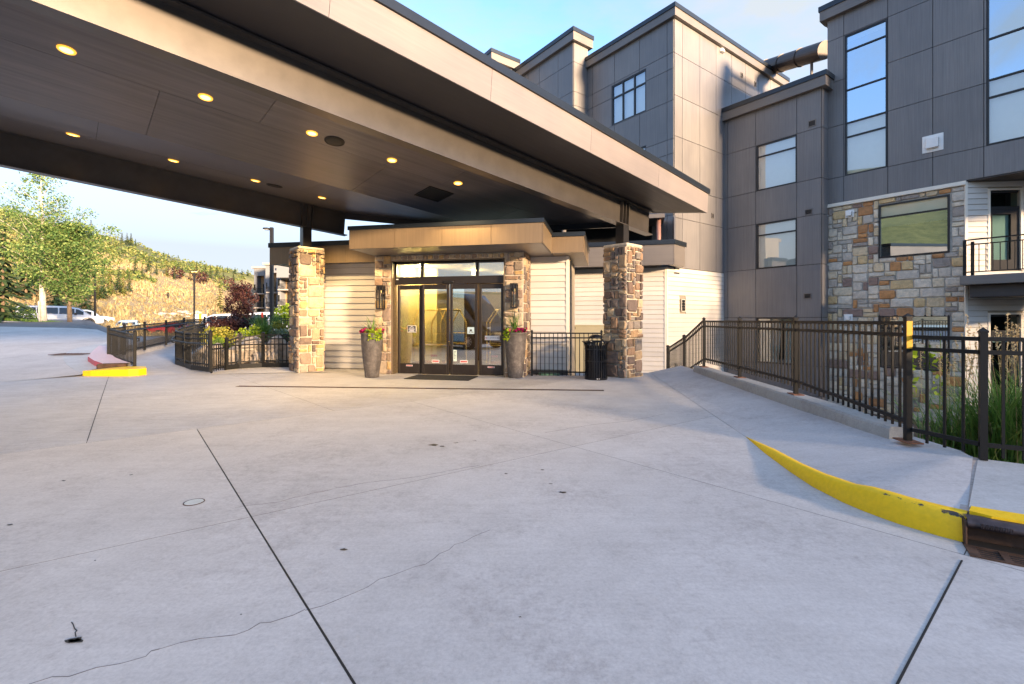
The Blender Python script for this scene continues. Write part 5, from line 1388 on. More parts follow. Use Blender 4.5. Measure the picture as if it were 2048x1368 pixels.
# ---- wall lanterns on the portal
def lantern(u, v0, v1, label):
    zt, zb = fd.z(u, v0, PY-.1), fd.z(u, v1, PY-.1); x = fd.x(u, PY-.1); w = .085; c = fd.w(x, PY-.035, zb)
    t = thing('wall_lantern', label, 'wall lamp', c, FA, 'wall lanterns on the portal'); h = zt-zb
    obj('back_plate', MB().bbox(-.055, .055, -.012, .0, h*.55, h*.95, .004), M['steel'], t)
    f = MB(); y0, y1 = -.20, -.03
    for xx in (-w, w-.022):
        for yy in (y0, y1-.022): f.box(xx, xx+.022, yy, yy+.022, 0, h)
    for zz in (0, h-.03): f.box(-w, w, y0, y0+.022, zz, zz+.03).box(-w, w, y1-.022, y1, zz, zz+.03).box(-w, -w+.022, y0, y1, zz, zz+.03).box(w-.022, w, y0, y1, zz, zz+.03)
    f.box(-.012, .012, y0-.002, y0+.02, .03, h-.03)
    obj('cage', f, M['steel'], t)
    obj('top_cap', MB().box(-w+.022, w-.022, y0+.022, y1-.022, h-.12, h-.01), M['steel'], t)
    obj('arm', MB().box(-.02, .02, -.05, -.012, h*.7, h*.8), M['steel'], t)
    obj('socket', MB().tube((0,-.115,h-.2),(0,-.115,h-.12), .03, .022, 14), M['brass'], t)
    obj('glass_sleeve', MB().lathe([(.042,.05),(.042,h*.55)], 18, c=(0,-.115,0), caps=False), M['glass_door'], t, smooth=True)
lantern(763.5, 571, 619, 'black cage wall lantern left of the doors, above the left planter')
lantern(1029, 567, 616, 'black cage wall lantern right of the doors, above the right planter')

# ---- kerb inlet at the right
P = gp(1934, 1089.5); q = Vector((.832, -.555, 0)); ang = atan2(q.y, q.x)
t = thing('storm_inlet', 'rusty cast iron kerb inlet with a grate at the yellow kerb end', 'drain', P + Vector((0,0,.002)), ang)
# local: x along kerb to the right, y away from the road
obj('frame', MB().bbox(-.014, .0, -.012, .14, .0, .150, .004).bbox(0, 1.3, .10, .14, .0, .12, .004), M['rust'], t)
hood = []
for x in [k*.1 for k in range(14)]: hood.append([(x, .10, .118),(x, .02,.105),(x, -.012,.112),(x, -.02,.135),(x, -.006,.160),(x, .03,.172),(x,.06,.1725)])
IRON = simple('worn_cast_iron', (.07,.055,.058), .42, .6, .5, 10, .3)
obj('hood', MB().sheet(hood), IRON, t, smooth=True)
lt = MB(); rl_ = random.Random(6)
for k in range(7):
    x = .06+.021*k
    lt.box(x, x+.004, -.0235, -.017, .122, .150).box(x+.009, x+.012, -.0235, -.017, .122, .150)
    if k % 2: lt.box(x+.004, x+.009, -.0235, -.017, .134, .138)
    if k % 3 == 0: lt.box(x+.004, x+.009, -.0235, -.017, .146, .150)
obj('cast_letters', lt, IRON, t)
obj('throat_bolt', MB().lathe([(.03,0),(.03,.012),(.016,.014),(.016,.024),(.001,.026)], 16), M['rust'], t, (.32,.10,.035)).rotation_euler = (R(90),0,0)
g = MB(); gy0, gy1 = -.19, -.02
g.box(-.02, 1.3, gy1-.018, gy1, 0, .008).box(-.02, 1.3, gy0, gy0+.018, 0, .008)
for x0 in (-.02,.13,.32,.36,.55,.75,.95,1.15): g.box(x0, x0+(.05 if x0 < 0 else .035), gy0+.018, gy1-.018, 0, .008)
obj('grate', g, M['rust'], t)
for k in range(4):
    y = gy0+.043+.031*k; gb = MB().box(.03, 1.25, y, y+.009, .001, .004)
    obj('grate_bar', gb, M['rust'], t)
obj('sump_shade', MB().add([(-.02,gy0,.0008),(1.3,gy0,.0008),(1.3,.1,.0008),(-.02,.1,.0008)], [(0,1,2,3)]), M['void'], t)  # flat black sheet standing in for the shaded depth under the bars
# ---- the left inlet beside the red kerb
c = gp(222, 735); t = thing('storm_inlet', 'small rusty inlet hood between the yellow end and the red kerb', 'drain', Vector((-10.75, 12.62, .06)), R(20))
obj('hood', MB().bbox(-.32, .32, -.05, .12, .02, .17, .03), M['rust'], t); obj('grate', MB().bbox(-.3, .3, -.35, -.06, .03, .05, .01), M['rust'], t)
c = gp(152, 708, .1); t = thing('road_grate', 'flat dark drain grate in the drive beside the red kerb', 'drain', Vector((-14.3, 15.4, zleft(-14.3, 15.4)+.012)), R(10))
obj('frame', MB().box(-.5,.5,-.42,-.38,0,.012).box(-.5,.5,.38,.42,0,.012).box(-.5,-.46,-.38,.38,0,.012).box(.46,.5,-.38,.38,0,.012), M['rust'], t)
for k in range(9): obj('bar', MB().box(-.46+.1*k, -.41+.1*k, -.38, .38, .0, .009), M['rust'], t)
# ---- odds and ends by the service yard
t = thing('valve_box', 'green plastic valve box lid below the short railing', 'box', (.95, 12.05, -.20)); obj('lid', MB().bbox(-.26,.26,-.2,.2,.18,.24,.02), simple('green_plastic', (.10,.22,.14), .5), t); obj('body', MB().bbox(-.24,.24,-.18,.18,-.6,.18,.02), M['frame'], t)
t = thing('rock', 'grey rock resting behind the green valve box', 'rock', (.98,12.5,-.75))
def rock_mesh(r, seed, sq=.7):
    rg = random.Random(seed); bm = bmesh.new(); bmesh.ops.create_icosphere(bm, subdivisions=3, radius=1)
    o = Vector((rg.uniform(-9,9), rg.uniform(-9,9), rg.uniform(-9,9)))
    for v in bm.verts:
        n = mnoise.noise(v.co*1.1+o)*.55 + mnoise.noise(v.co*3.2+o)*.16; v.co *= (1+n); v.co.x *= r[0]; v.co.y *= r[1]; v.co.z *= r[2]
    me = bpy.data.meshes.new('rock'); bm.to_mesh(me); bm.free(); me.materials.append(M['boulder']); return me
put('rock_body', rock_mesh((.22,.2,.5), 3), t, (0,0,.25))
t = thing('hydrant', 'small pale utility standpipe behind the stair fence', 'hydrant', (4.75,13.6,-.55))
obj('pipe', MB().tube((0,0,-.2),(0,0,.62),.035).tube((0,0,.42),(.12,-.05,.42),.025).tube((.12,-.05,.42),(.2,-.05,.22),.022).lathe([(.05,.62),(.05,.68),(.02,.70)],12), M['mortar_grey'], t)

# ---- luggage carts behind the doors
def cart(x, y, label, rot=0.0):
    c = fd.w(x, y, .006); t = thing('luggage_cart', label, 'luggage cart', c, FA+rot, 'brass luggage carts')
    obj('deck', MB().bbox(-.28,.28,-.5,.5,.17,.23,.02), simple('cart_carpet', (.14,.05,.03), .9), t)
    f = MB()
    for sx in (-.25,.25):
        for sy in (-.46,.46):
            f.tube((sx,sy,.23),(sx,sy,1.32),.018); f.tube((sx,sy,1.32),(sx*.12,sy,1.66),.018)
        f.tube((sx,-.46,.70),(sx,.46,.70),.012)
    for sy in (-.46,.46): f.tube((-.25,sy,.72),(.25,sy,.72),.012); f.tube((-.25,sy,1.02),(.25,sy,1.02),.010)
    f.tube((0,-.50,1.68),(0,.50,1.68),.024)
    obj('frame', f, M['brass'], t)
    for sx in (-.22,.22):
        for sy in (-.4,.4): obj('wheel', MB().tube((sx-.02,sy,.085),(sx+.02,sy,.085),.085,n=18), M['rubber'], t)
cart(fd.x(838), .95, 'brass luggage cart behind the leftmost glass door', R(75)); cart(fd.x(868), 1.2, 'brass luggage cart behind the second door from the left', R(-20)); cart(fd.x(975), 1.1, 'brass luggage cart behind the rightmost glass door', R(20))
# ================================================================== plants
def leaf_mesh(name, clumps, n, size, mat, seed, shell=.45, var=.5):
    rg = random.Random(seed); m = MB(); tot = sum(c[3]*c[3] for c in clumps)
    for x, y, z, r, *rz in clumps:
        leaves_at(m, ball_pts((x,y,z), (r, r, rz[0] if rz else r), max(6, int(n*r*r/tot)), rg, shell), size, rg, var)
    return m.mesh(name, mat)
def limb(mb, a, b, r0, r1, rg, seg=5, wob=.06, n=7):
    a, b = Vector(a), Vector(b); pts = [a.lerp(b, k/seg)+Vector((rg.uniform(-1,1), rg.uniform(-1,1), rg.uniform(-.5,.5)))*wob*(0 if k in (0,) else 1) for k in range(seg+1)]
    mb.path(pts, [r0+(r1-r0)*k/seg for k in range(seg+1)], n); return pts

# ---- the tall aspen at the left and the fuller tree next to it
def big_tree(name, label, loc, h, r_trunk, bark, mat, seed, crown0, spread, nleaf, size, top_sparse=True, lean=0.0, tip=1.0):
    rg = random.Random(seed); t = thing(name, label, 'tree', loc)
    tr = MB(); top = Vector((lean*h, 0, h)); pts = limb(tr, (0,0,-.2), top*.96, r_trunk, .02, rg, 9, .07, 9)
    cl = []
    def spine(z): 
        k = max(0, min(.999, z/(h*.96)))*9; i = int(k); return pts[i].lerp(pts[i+1], k-i)
    nb = 34
    lv = MB()
    for k in range(nb):
        f = (k+.5)/nb; z = crown0+(h*.98-crown0)*f**.95; p = spine(z); az = k*2.4+rg.uniform(-.4,.4)
        prof = sin(pi*min(1, (f*.86+.16)))**.8
        ln = spread*prof*rg.uniform(.65,1.12)+.25
        if f > .58 and top_sparse: ln *= .85
        tip_ = p+Vector((cos(az)*ln, sin(az)*ln, ln*rg.uniform(.35,.85)))
        bp = limb(tr, p, tip_, .035*(1-f*.6), .006, rg, 4, .08, 5)
        dens = 1.0 if (f < .55 or not top_sparse) else .24
        for q in range(1, 5):
            c = bp[q]; rr = .34+.30*prof*rg.uniform(.7,1.2)
            n = int(nleaf/nb/4*dens*rg.uniform(.6,1.4))
            leaves_at(lv, ball_pts(c, (rr, rr, rr*.75), n, rg, .1), size, rg, .45)
    obj('trunk', tr, bark, t); obj('crown', lv, mat, t)
    return t
at_z = lambda u, y, z: Vector(((u-U0)*y/FPX, y, z))
big_tree('aspen_tree', 'tall aspen with a white trunk in front of the silver minivan', at_z(88, 27.4, 1.28), 8.9, .17, M['bark_pale'], M['aspen'], 7, 1.9, 1.75, 15000, .105, True, -.015)
big_tree('maple_tree', 'leafy green tree with a brown trunk, right of the aspen', at_z(139, 27.6, 1.15), 5.9, .13, M['bark'], M['aspen'], 17, 1.35, 1.75, 13000, .115, False, .01)
t = thing('tree_stake', 'leaning wooden stake beside the white aspen trunk', 'stake', at_z(80, 27.2, 1.28)); obj('stake_post', MB().tube((0,0,-.1),(-.08,0,1.2),.05,.045), M['bark_pale'], t)

# ---- conifers
def conifer_meshes(name, seed, mat, h=1.0, wid=.26, tiers=15, dens=1.0, ragged=.25):
    rg = random.Random(seed); tr = MB().tube((0,0,-.03),(0,0,h*.97),.016,.003,6); lv = MB()
    for k in range(tiers):
        f = k/(tiers-1); z = h*(.09+.87*f); r = wid*(1-f)**.82*rg.uniform(1-ragged, 1+ragged*.5)+.012; nb = max(5, int((13-7*f)*dens))
        for b in range(nb):
            az = 6.283*b/nb+rg.uniform(-.35,.35)+k; rr = r*rg.uniform(.72,1.08); dz = -rr*rg.uniform(.18,.42)
            n = max(3, int(rr/.022))
            for q in range(n):
                g_ = (q+.6)/n; c = Vector((cos(az)*rr*g_, sin(az)*rr*g_, z+dz*g_**1.3+.02*(1-g_)))
                w = .05*(1-g_*.55)*rg.uniform(.8,1.3); d = Vector((cos(az), sin(az), dz/rr*.9)).normalized(); s = Vector((-sin(az), cos(az), rg.uniform(-.35,.35))).normalized()
                lv.add([c-d*.02-s*w*.5, c+d*.028-s*w*.15-Vector((0,0,.012)), c+d*.028+s*w*.15-Vector((0,0,.012)), c-d*.02+s*w*.5], [(0,1,2,3)])
    lv.add([(-.01,0,h*.93),(.01,0,h*.93),(0,0,h)], [(0,1,2)])
    return tr.mesh(name+'_trunk', M['bark']), lv.mesh(name+'_crown', mat)
CON = [conifer_meshes('spruce', 31, M['needle'], wid=.25), conifer_meshes('spruce', 32, M['needle'], wid=.20, tiers=17), conifer_meshes('pine', 33, M['needle_lit'], wid=.24, tiers=13, ragged=.5), conifer_meshes('spruce', 34, M['needle'], wid=.30, tiers=14, ragged=.4)]
def conifer(label, loc, h, kind, rot, group, wide=1.0):
    t = thing('spruce_tree' if kind != 2 else 'pine_tree', label, 'tree', loc, rot, group)
    for nm, me in zip(('trunk', 'crown'), CON[kind]): put(nm, me, t, (0,0,0), 0, (h*wide, h*wide, h))
    return t
conifer('dark green spruce at the left frame edge, before the rear of the minivan', at_z(6, 27.0, 1.25), 5.6, 3, .4, 'spruces beside the drive', 1.05)
conifer('broad spruce behind the aspen crown', at_z(52, 46.0, .8), 8.6, 3, 1.9, 'spruces beside the drive', 1.2)
conifer('bluish spruce filling the gap between the aspen and the brown trunk', at_z(112, 45.0, .7), 6.2, 0, 3.0, 'spruces beside the drive', 1.25)
conifer('low spruce right of the brown trunk, above the minivan hood', at_z(172, 47.0, .6), 5.4, 3, 4.2, 'spruces beside the drive', 1.15)
conifer('spruce at the left frame edge, set back above the spruce before it', at_z(-12, 44.0, .8), 9.6, 0, 5.0, 'spruces beside the drive', 1.0)
def on_hill(u, v):
    th = math.atan((u-U0)/FPX); best = None; r = 52.0
    while r < 152:
        y = r*cos(th); z = hill_z(th, r); vv = V0-(z-EYE)*FPX/y
        if vv <= v: return Vector((r*sin(th), y, z-.1)), y
        r += 1.0
    y = 150*cos(th); return Vector((150*sin(th), y, hill_z(th, 150)-.1)), y
HT = [(182,476,440,3),(160,474,437,1),(170,475,447,0),(244,487,464,1),(254,490,465,3),(262,491,466,1),(271,493,477,1),(220,592,528,2),(247,594,539,2),(238,586,534,0),(258,584,543,0),(271,552,515,1),(298,547,511,0),(313,552,527,1),(333,555,521,2),(365,555,529,0),(393,557,524,0),(410,564,527,0),(421,558,530,1),(434,554,529,0),(467,574,544,0),(440,625,563,2),(328,512,502,1),(337,515,505,1),(455,547,533,1),(470,550,535,0),(484,552,539,1),(496,555,541,0),(205,602,543,0),(196,600,548,2),(284,556,528,0),(349,560,538,1),(380,562,540,2),(447,562,541,0)]
where = lambda u, v: ('on the ridge' if v < 515 else 'on the middle slope' if v < 575 else 'low on the slope')
rh = random.Random(77)
HLAB = ['broad dark spruce alone on the skyline, right of the aspen crown','thin spruce on the skyline, left of the broad dark one','small spruce touching the broad dark one on the skyline','leftmost of the small clump of spruces on the ridge','widest of the small clump of spruces on the ridge','right one in the small clump of spruces on the ridge','lone small spruce just right of the ridge clump',
 'pale pine with a bare lower trunk beside the grassy slope','yellow-lit pine at the edge of the golden grass','dark spruce squeezed behind the yellow-lit pine','dark spruce right of the yellow-lit pine','slim spruce standing above the yellow-lit pine','spruce among the scrub left of the middle slope','short slim spruce beside the scrub spruce','pale pine at the top of the golden grass','dark spruce above the shorter lamp post','dark spruce just right of the taller lamp post','tall dark spruce right of the taller lamp post','thin spruce beside the tall dark one on the slope','spruce upslope of the pale roadside pine','dark spruce above the purple tree','pale drooping pine low on the slope, left of the purple tree','tiny left spruce of a pair on the far skyline','tiny right spruce of a pair on the far skyline','tiny spruce on the skyline left of the far building','small spruce on the skyline next to the far building','tiny thin spruce near the far building roof','small spruce touching the far building roof line','dark spruce behind the lit lamp post at the left','pale pine beside the lit lamp post at the left','spruce on the scrub below the ridge','slim spruce between the two lamp posts','pale pine behind the taller lamp post','dark spruce at the foot of the right-hand scrub']
for (u, vb, vt, kd), lb in zip(HT, HLAB):
    p, y = on_hill(u, vb); conifer(lb, p, max(1.2, (vb-vt)*y/FPX), kd, rh.uniform(0, 6), 'conifers on the hillside', 1.15)
# dark red shrubs on the slope
for u, v, r, lb in ((347,556,1.6,'round dark red bush high on the golden slope'),(397,566,1.9,'dark red bush beside the slope spruces'),(449,576,2.0,'dark red bush above the pale drooping pine')):
    p, y = on_hill(u, v); t = thing('red_bush', lb, 'bush', p, 0, 'dark red bushes on the slope')
    put('foliage', leaf_mesh('red_foliage', [(0,0,r*.6,r,r*.8),(r*.5,0,r*.5,r*.7)], 260, .34, M['purple'], int(u)), t); obj('stem', MB().tube((0,0,-.3),(0,0,r*.6),.06), M['bark'], t)
# scrub oak covering the upper slope: nobody could count it
m = MB(); rg = random.Random(41); nsc = 0
while nsc < 3000:
    th = rg.uniform(-1.5, -.30); r = rg.uniform(60, 158); s = (r-52)/98; u = U0+FPX*math.tan(th) if th > -1.3 else -2000
    z = hill_z(th, r); x, y = r*sin(th), r*cos(th)
    d = mnoise.noise((x*.055, y*.055, 3.3))+.5*mnoise.noise((x*.16, y*.16, 9.1)) + (z-7.5)*.075
    if u > 230 and z < 7.2: d -= .8
    if s > .74 and u > 150: d -= .55*min(1, (s-.74)/.12)
    if d < .12: continue
    rr = rg.uniform(.5, 1.35)*(1 if d > .3 else .7); nsc += 1
    leaves_at(m, ball_pts((x,y,z+rr*.35), (rr, rr, rr*.65), 20, rg, .5), .42, rg, .5)
tag(obj('scrub', m, M['scrub']), kind='stuff')
# dry tussocks on the golden slope and verge
m = MB(); rg = random.Random(42)
for _ in range(15000):
    th = rg.uniform(-.95, -.36); r = 50+rg.random()**1.4*70; z = hill_z(th, r); x, y = r*sin(th), r*cos(th)
    hgt = rg.uniform(.15, .55)*(1.3 if mnoise.noise((x*.1, y*.1, 2)) > .1 else .7)
    for q in range(3):
        a = rg.uniform(0, 6.28); w = rg.uniform(.04,.11); lx_, ly_ = rg.uniform(-.2,.2), rg.uniform(-.2,.2)
        m.add([(x+cos(a)*w+q*.1, y+sin(a)*w, z-.05), (x-cos(a)*w+q*.1, y-sin(a)*w, z-.05), (x+lx_+q*.1, y+ly_, z+hgt)], [(0,1,2)])
tag(obj('dry_grass', m, M['dry']), kind='stuff')
# pale rocks at the foot of the slope
m = []
for k, (u, v, s) in enumerate(((318,632,.5),(330,630,.6),(345,629,.7),(357,631,.5),(366,627,.6),(378,630,.5),(392,628,.6),(372,634,.4),(338,636,.4))):
    p, y = on_hill(u, v); t = thing('slope_rock', 'pale rock in the scatter at the foot of the golden slope', 'rock', p, k, 'pale rocks at the foot of the slope'); put('rock_body', rock_mesh((s,s*.8,s*.5), 50+k), t)
# verge strip with its pale kerb along the top of the drive, and lush bushes behind
vg = [at_z(u, 27.0+.004*u, z) for u, z in ((-260,1.70),(-80,1.55),(0,1.42),(60,1.33),(110,1.22),(150,1.12),(185,1.02))]
mk = MB(); rows = []
for p in vg: rows.append([(p.x,p.y-.5,p.z-.3),(p.x,p.y-.5,p.z-.05),(p.x,p.y-.3,p.z-.03),(p.x,p.y-.28,p.z-.03)])
struct('verge_kerb', MB().sheet(rows), M['conc_new'])
struct('verge', MB().sheet([[(p.x,p.y-.28,p.z-.035),(p.x,p.y+.3,p.z+.02),(p.x,p.y+1.6,p.z-.35)] for p in vg]), simple('verge_turf', (.10,.15,.035), .95, var=.4, scale=6, bmp=.5))
m = MB(); rg = random.Random(5)
for _ in range(4200):
    k = rg.uniform(0, len(vg)-1.001); i = int(k); p = vg[i].lerp(vg[i+1], k-i); x, y = p.x, p.y+rg.uniform(-.25, .5); a = rg.uniform(0, 6.28)
    m.add([(x+cos(a)*.03, y+sin(a)*.03, p.z-.05), (x-cos(a)*.03, y-sin(a)*.03, p.z-.05), (x+rg.uniform(-.06,.06), y, p.z+rg.uniform(.04,.15))], [(0,1,2)])
tag(obj('verge_grass', m, M['grass']), kind='stuff')
for u, y, z, r, lb in ((30,29.5,1.05,.95,'bright green bush behind the minivan tail at the left'),(-8,30,1.2,1.1,'green bush at the left frame edge under the spruce')):
    t = thing('bush', lb, 'bush', at_z(u, y, z), 0, 'green bushes beside the minivan'); put('foliage', leaf_mesh('bush_foliage', [(0,0,r*.6,r),(r*.6,.2,r*.5,r*.7),(-r*.6,0,r*.5,r*.7)], 1500, .12, M['shrub'], int(u+99)), t); obj('stem', MB().tube((0,0,-.2),(0,0,r*.6),.05), M['bark'], t)

# ---- bed inside the ramp
def shrub(label, u, v, y, r, mat, n, size, seed, name='shrub', zc=None):
    p = at(u, v, y); t = thing(name, label, 'shrub', (p.x, p.y, p.z-r*.9)); rg = random.Random(seed)
    cl = [(rg.uniform(-.5,.5)*r, rg.uniform(-.4,.4)*r, r*.55+rg.uniform(-.2,.25)*r, r*rg.uniform(.5,.75)) for _ in range(5)]
    put('foliage', leaf_mesh('shrub_foliage', cl, n, size, mat, seed), t)
    st = MB()
    for c in cl: st.tube((0,0,-.25), (c[0]*.8,c[1]*.8,c[2]), .018, .006, 5)
    obj('stems', st, M['bark'], t)
shrub('yellow-green shrub in the bed behind the bent fence', 446, 667, 15.0, .58, M['yellow_leaf'], 1500, .07, 1)
shrub('low lime shrub at the foot of the yellow-green one', 438, 681, 14.5, .32, M['lime'], 700, .06, 2)
shrub('dark red smoke bush left of the lamp post', 447, 648, 18.0, .62, M['purple'], 1500, .09, 3)
shrub('dark red smoke bush right beside the other, nearer the lamp post', 473, 645, 18.6, .52, M['purple'], 1200, .09, 4)
shrub('bright yellow-green shrub in the middle of the bed', 504, 664, 15.4, .48, M['lime'], 1300, .06, 5)
shrub('pale pink flowering ground shrub between the two yellow-green shrubs', 480, 671, 15.2, .26, leaf('pale_pink_bloom', [(0,(.35,.22,.26)),(1,(.62,.48,.52))]), 500, .05, 6)
shrub('silvery green shrub beside the left column', 557, 664, 15.6, .46, M['silver_leaf'], 1200, .06, 7)
shrub('yellow-green shrub touching the left column, above the silvery one', 569, 652, 16.6, .5, M['yellow_leaf'], 1000, .07, 8)
shrub('dark green shrub behind the smoke bushes', 516, 644, 21.0, .62, M['needle'], 900, .08, 9)
shrub('bright green shrub high behind the left column', 570, 618, 26.5, .85, M['lime'], 900, .12, 10)
shrub('blue-green low shrub at the base of the silvery one', 571, 672, 15.2, .34, M['needle'], 600, .06, 12)
for u, v, y, hgt, lb, sd in ((530,668,15.6,.62,'bright green grass tuft in the bed left of the lamp base',1),(521,658,17.5,.8,'taller thin grass tuft behind the bright one',2),(553,650,19.0,.6,'green grass tuft right of the lamp post',3),(437,684,14.3,.3,'small bright grass tuft at the front of the bed',4)):
    p = at(u, v, y); t = thing('grass_tuft', lb, 'grass tuft', p); rg = random.Random(sd); g_ = MB()
    for _ in range(170): blade(g_, (rg.uniform(-.1,.1), rg.uniform(-.1,.1), -.15), rg.uniform(0,6.28), rg.uniform(.95,1.5), hgt*rg.uniform(.7,1.2), .014, rg.uniform(.1,.7), 4)
    obj('blades', g_, M['grass'], t)
for k, (u, v, y, s, lb) in enumerate(((408,722,13.9,.42,'brown boulder in the bed behind the bent fence'),(434,714,13.8,.50,'pale boulder seen through the narrow gate'),(462,718,13.9,.42,'brown boulder behind the left end of the front fence'),(497,708,14.2,.60,'large pale boulder behind the middle of the front fence'),(528,716,14.1,.46,'grey boulder right of the large pale one'),(560,708,14.2,.58,'large boulder beside the left column'))):
    p = at(u, v, y); t = thing('boulder', lb, 'boulder', p, k*1.1, 'boulders in the bed'); put('rock_body', rock_mesh((s,s*.8,s*.75), 20+k), t)
# purple-leaved tree by the lot
p = at_z(482, 27.0, .3); t = thing('purple_tree', 'small purple-leaved tree in front of the parked cars', 'tree', p); tr = MB(); rg = random.Random(9)
pts = limb(tr, (0,0,-.3), (.05,0,2.2), .07, .02, rg, 5, .05); cl = []
for k in range(15):
    a = k*2.4; z = .8+2.2*(k/15); ln = .72*(1.05-.5*abs(k/15-.35)*1.6)*rg.uniform(.6,1.05); q = Vector((cos(a)*ln, sin(a)*ln, z+ln*.55)); limb(tr, (0,0,z*.8), q, .025, .006, rg, 3, .04, 5); cl.append((q.x*.9,q.y*.9,q.z,.34))
obj('trunk', tr, M['bark'], t); put('crown', leaf_mesh('purple_crown', cl+[(0,0,2.6,.5),(0,0,1.6,.6)], 4200, .10, M['purple'], 8, .2), t)

# ---- tall ornamental grass and weeds beyond the near fence
def feather_grass(label, x, y, z, hgt, nb, npl, seed, spread=.22):
    t = thing('ornamental_grass', label, 'ornamental grass', (x,y,z), 0, 'feather reed grasses by the near fence'); rg = random.Random(seed); g_, pl, sm = MB(), MB(), MB()
    for _ in range(nb): blade(g_, (rg.gauss(0,spread*.5), rg.gauss(0,spread*.5), -.02), rg.uniform(0,6.28), rg.uniform(1.0,1.5), hgt*rg.uniform(.45,.85), .013, rg.uniform(.3,1.4), 6)
    for _ in range(npl):
        a = rg.uniform(0,6.28); k = rg.uniform(.02,.24); h = hgt*rg.uniform(.8,1.12); b0_ = Vector((rg.gauss(0,spread*.5), rg.gauss(0,spread*.5), 0)); tp = b0_+Vector((cos(a)*k*h, sin(a)*k*h, h))
        sm.tube(b0_, tp, .0028, .0016, 4, caps=False)
        L0 = rg.uniform(.2,.34)
        d = (tp-b0_).normalized()
        for q in range(26):
            c = tp - d*L0*(q/26) ; w = .016*sin(pi*min(1,(q+3)/26))+.004
            leaves_at(pl, [c+Vector((rg.gauss(0,w*.5), rg.gauss(0,w*.5), 0))], .024, rg, .4)
    obj('blades', g_, M['grass'], t); obj('stems', sm, M['plume'], t); obj('plumes', pl, M['plume'], t)
feather_grass('feathery grass clump left of the other, right behind the near fence post', 4.95, 4.72, .02, 1.30, 700, 24, 61)
feather_grass('feathery grass clump at the right frame edge behind the near fence', 5.3, 4.5, .0, 1.35, 700, 26, 62)
feather_grass('lower feathery grass leaning out behind the fence, left of the other clumps', 4.95, 5.15, -.15, 1.20, 360, 16, 63, .3)
t = thing('weed_patch', 'leafy green weeds at the foot of the near fence', 'weeds', (4.45, 5.0, -.1)); g_ = MB(); rg = random.Random(64)
for _ in range(260): blade(g_, (rg.uniform(-.3,.55), rg.uniform(-.75,.5), -.12), rg.uniform(0,6.28), rg.uniform(.5,1.4), rg.uniform(.15,.34), .022, rg.uniform(.4,1.4), 4)
obj('blades', g_, M['shrub'], t)
for k, (u, v, lb) in enumerate(((1822,700,'tall leafy plant in front of the lower stone window, left one'),(1878,690,'tall leafy plant in front of the lower stone window, right one'))):
    p = at(u, v, 13.9 if k else 14.2); t = thing('leafy_plant', lb, 'plant', (p.x,p.y,-2.2)); rg = random.Random(70+k); s_ = MB().tube((0,0,0),(.05,0,2.9+.3*k),.018,.008,6); l_ = MB()
    for q in range(26):
        z = 1.2+1.6*q/26; a = q*2.4; leaves_at(l_, [(cos(a)*.12, sin(a)*.12, z)], .19, rg, .35)
    obj('stem', s_, M['shrub'], t); obj('foliage', l_, M['lime'], t)
# bank planting below the fence
m = MB(); rg = random.Random(65)
for _ in range(5200):
    x, y = rg.uniform(4.4, 10), rg.uniform(3.4, 10.5); k = (x-4.3)/4.7; z = (-.35 if y > 5 else -.1)+( -2.0)*min(1, max(0, k)); a = rg.uniform(0,6.28)
    for q in range(2): m.add([(x+cos(a)*.02,y+sin(a)*.02,z-.1),(x-cos(a)*.02,y-sin(a)*.02,z-.1),(x+rg.uniform(-.12,.12),y+rg.uniform(-.12,.12),z+rg.uniform(.1,.38))],[(0,1,2)])
tag(obj('ground_cover', m, M['grass']), kind='stuff')
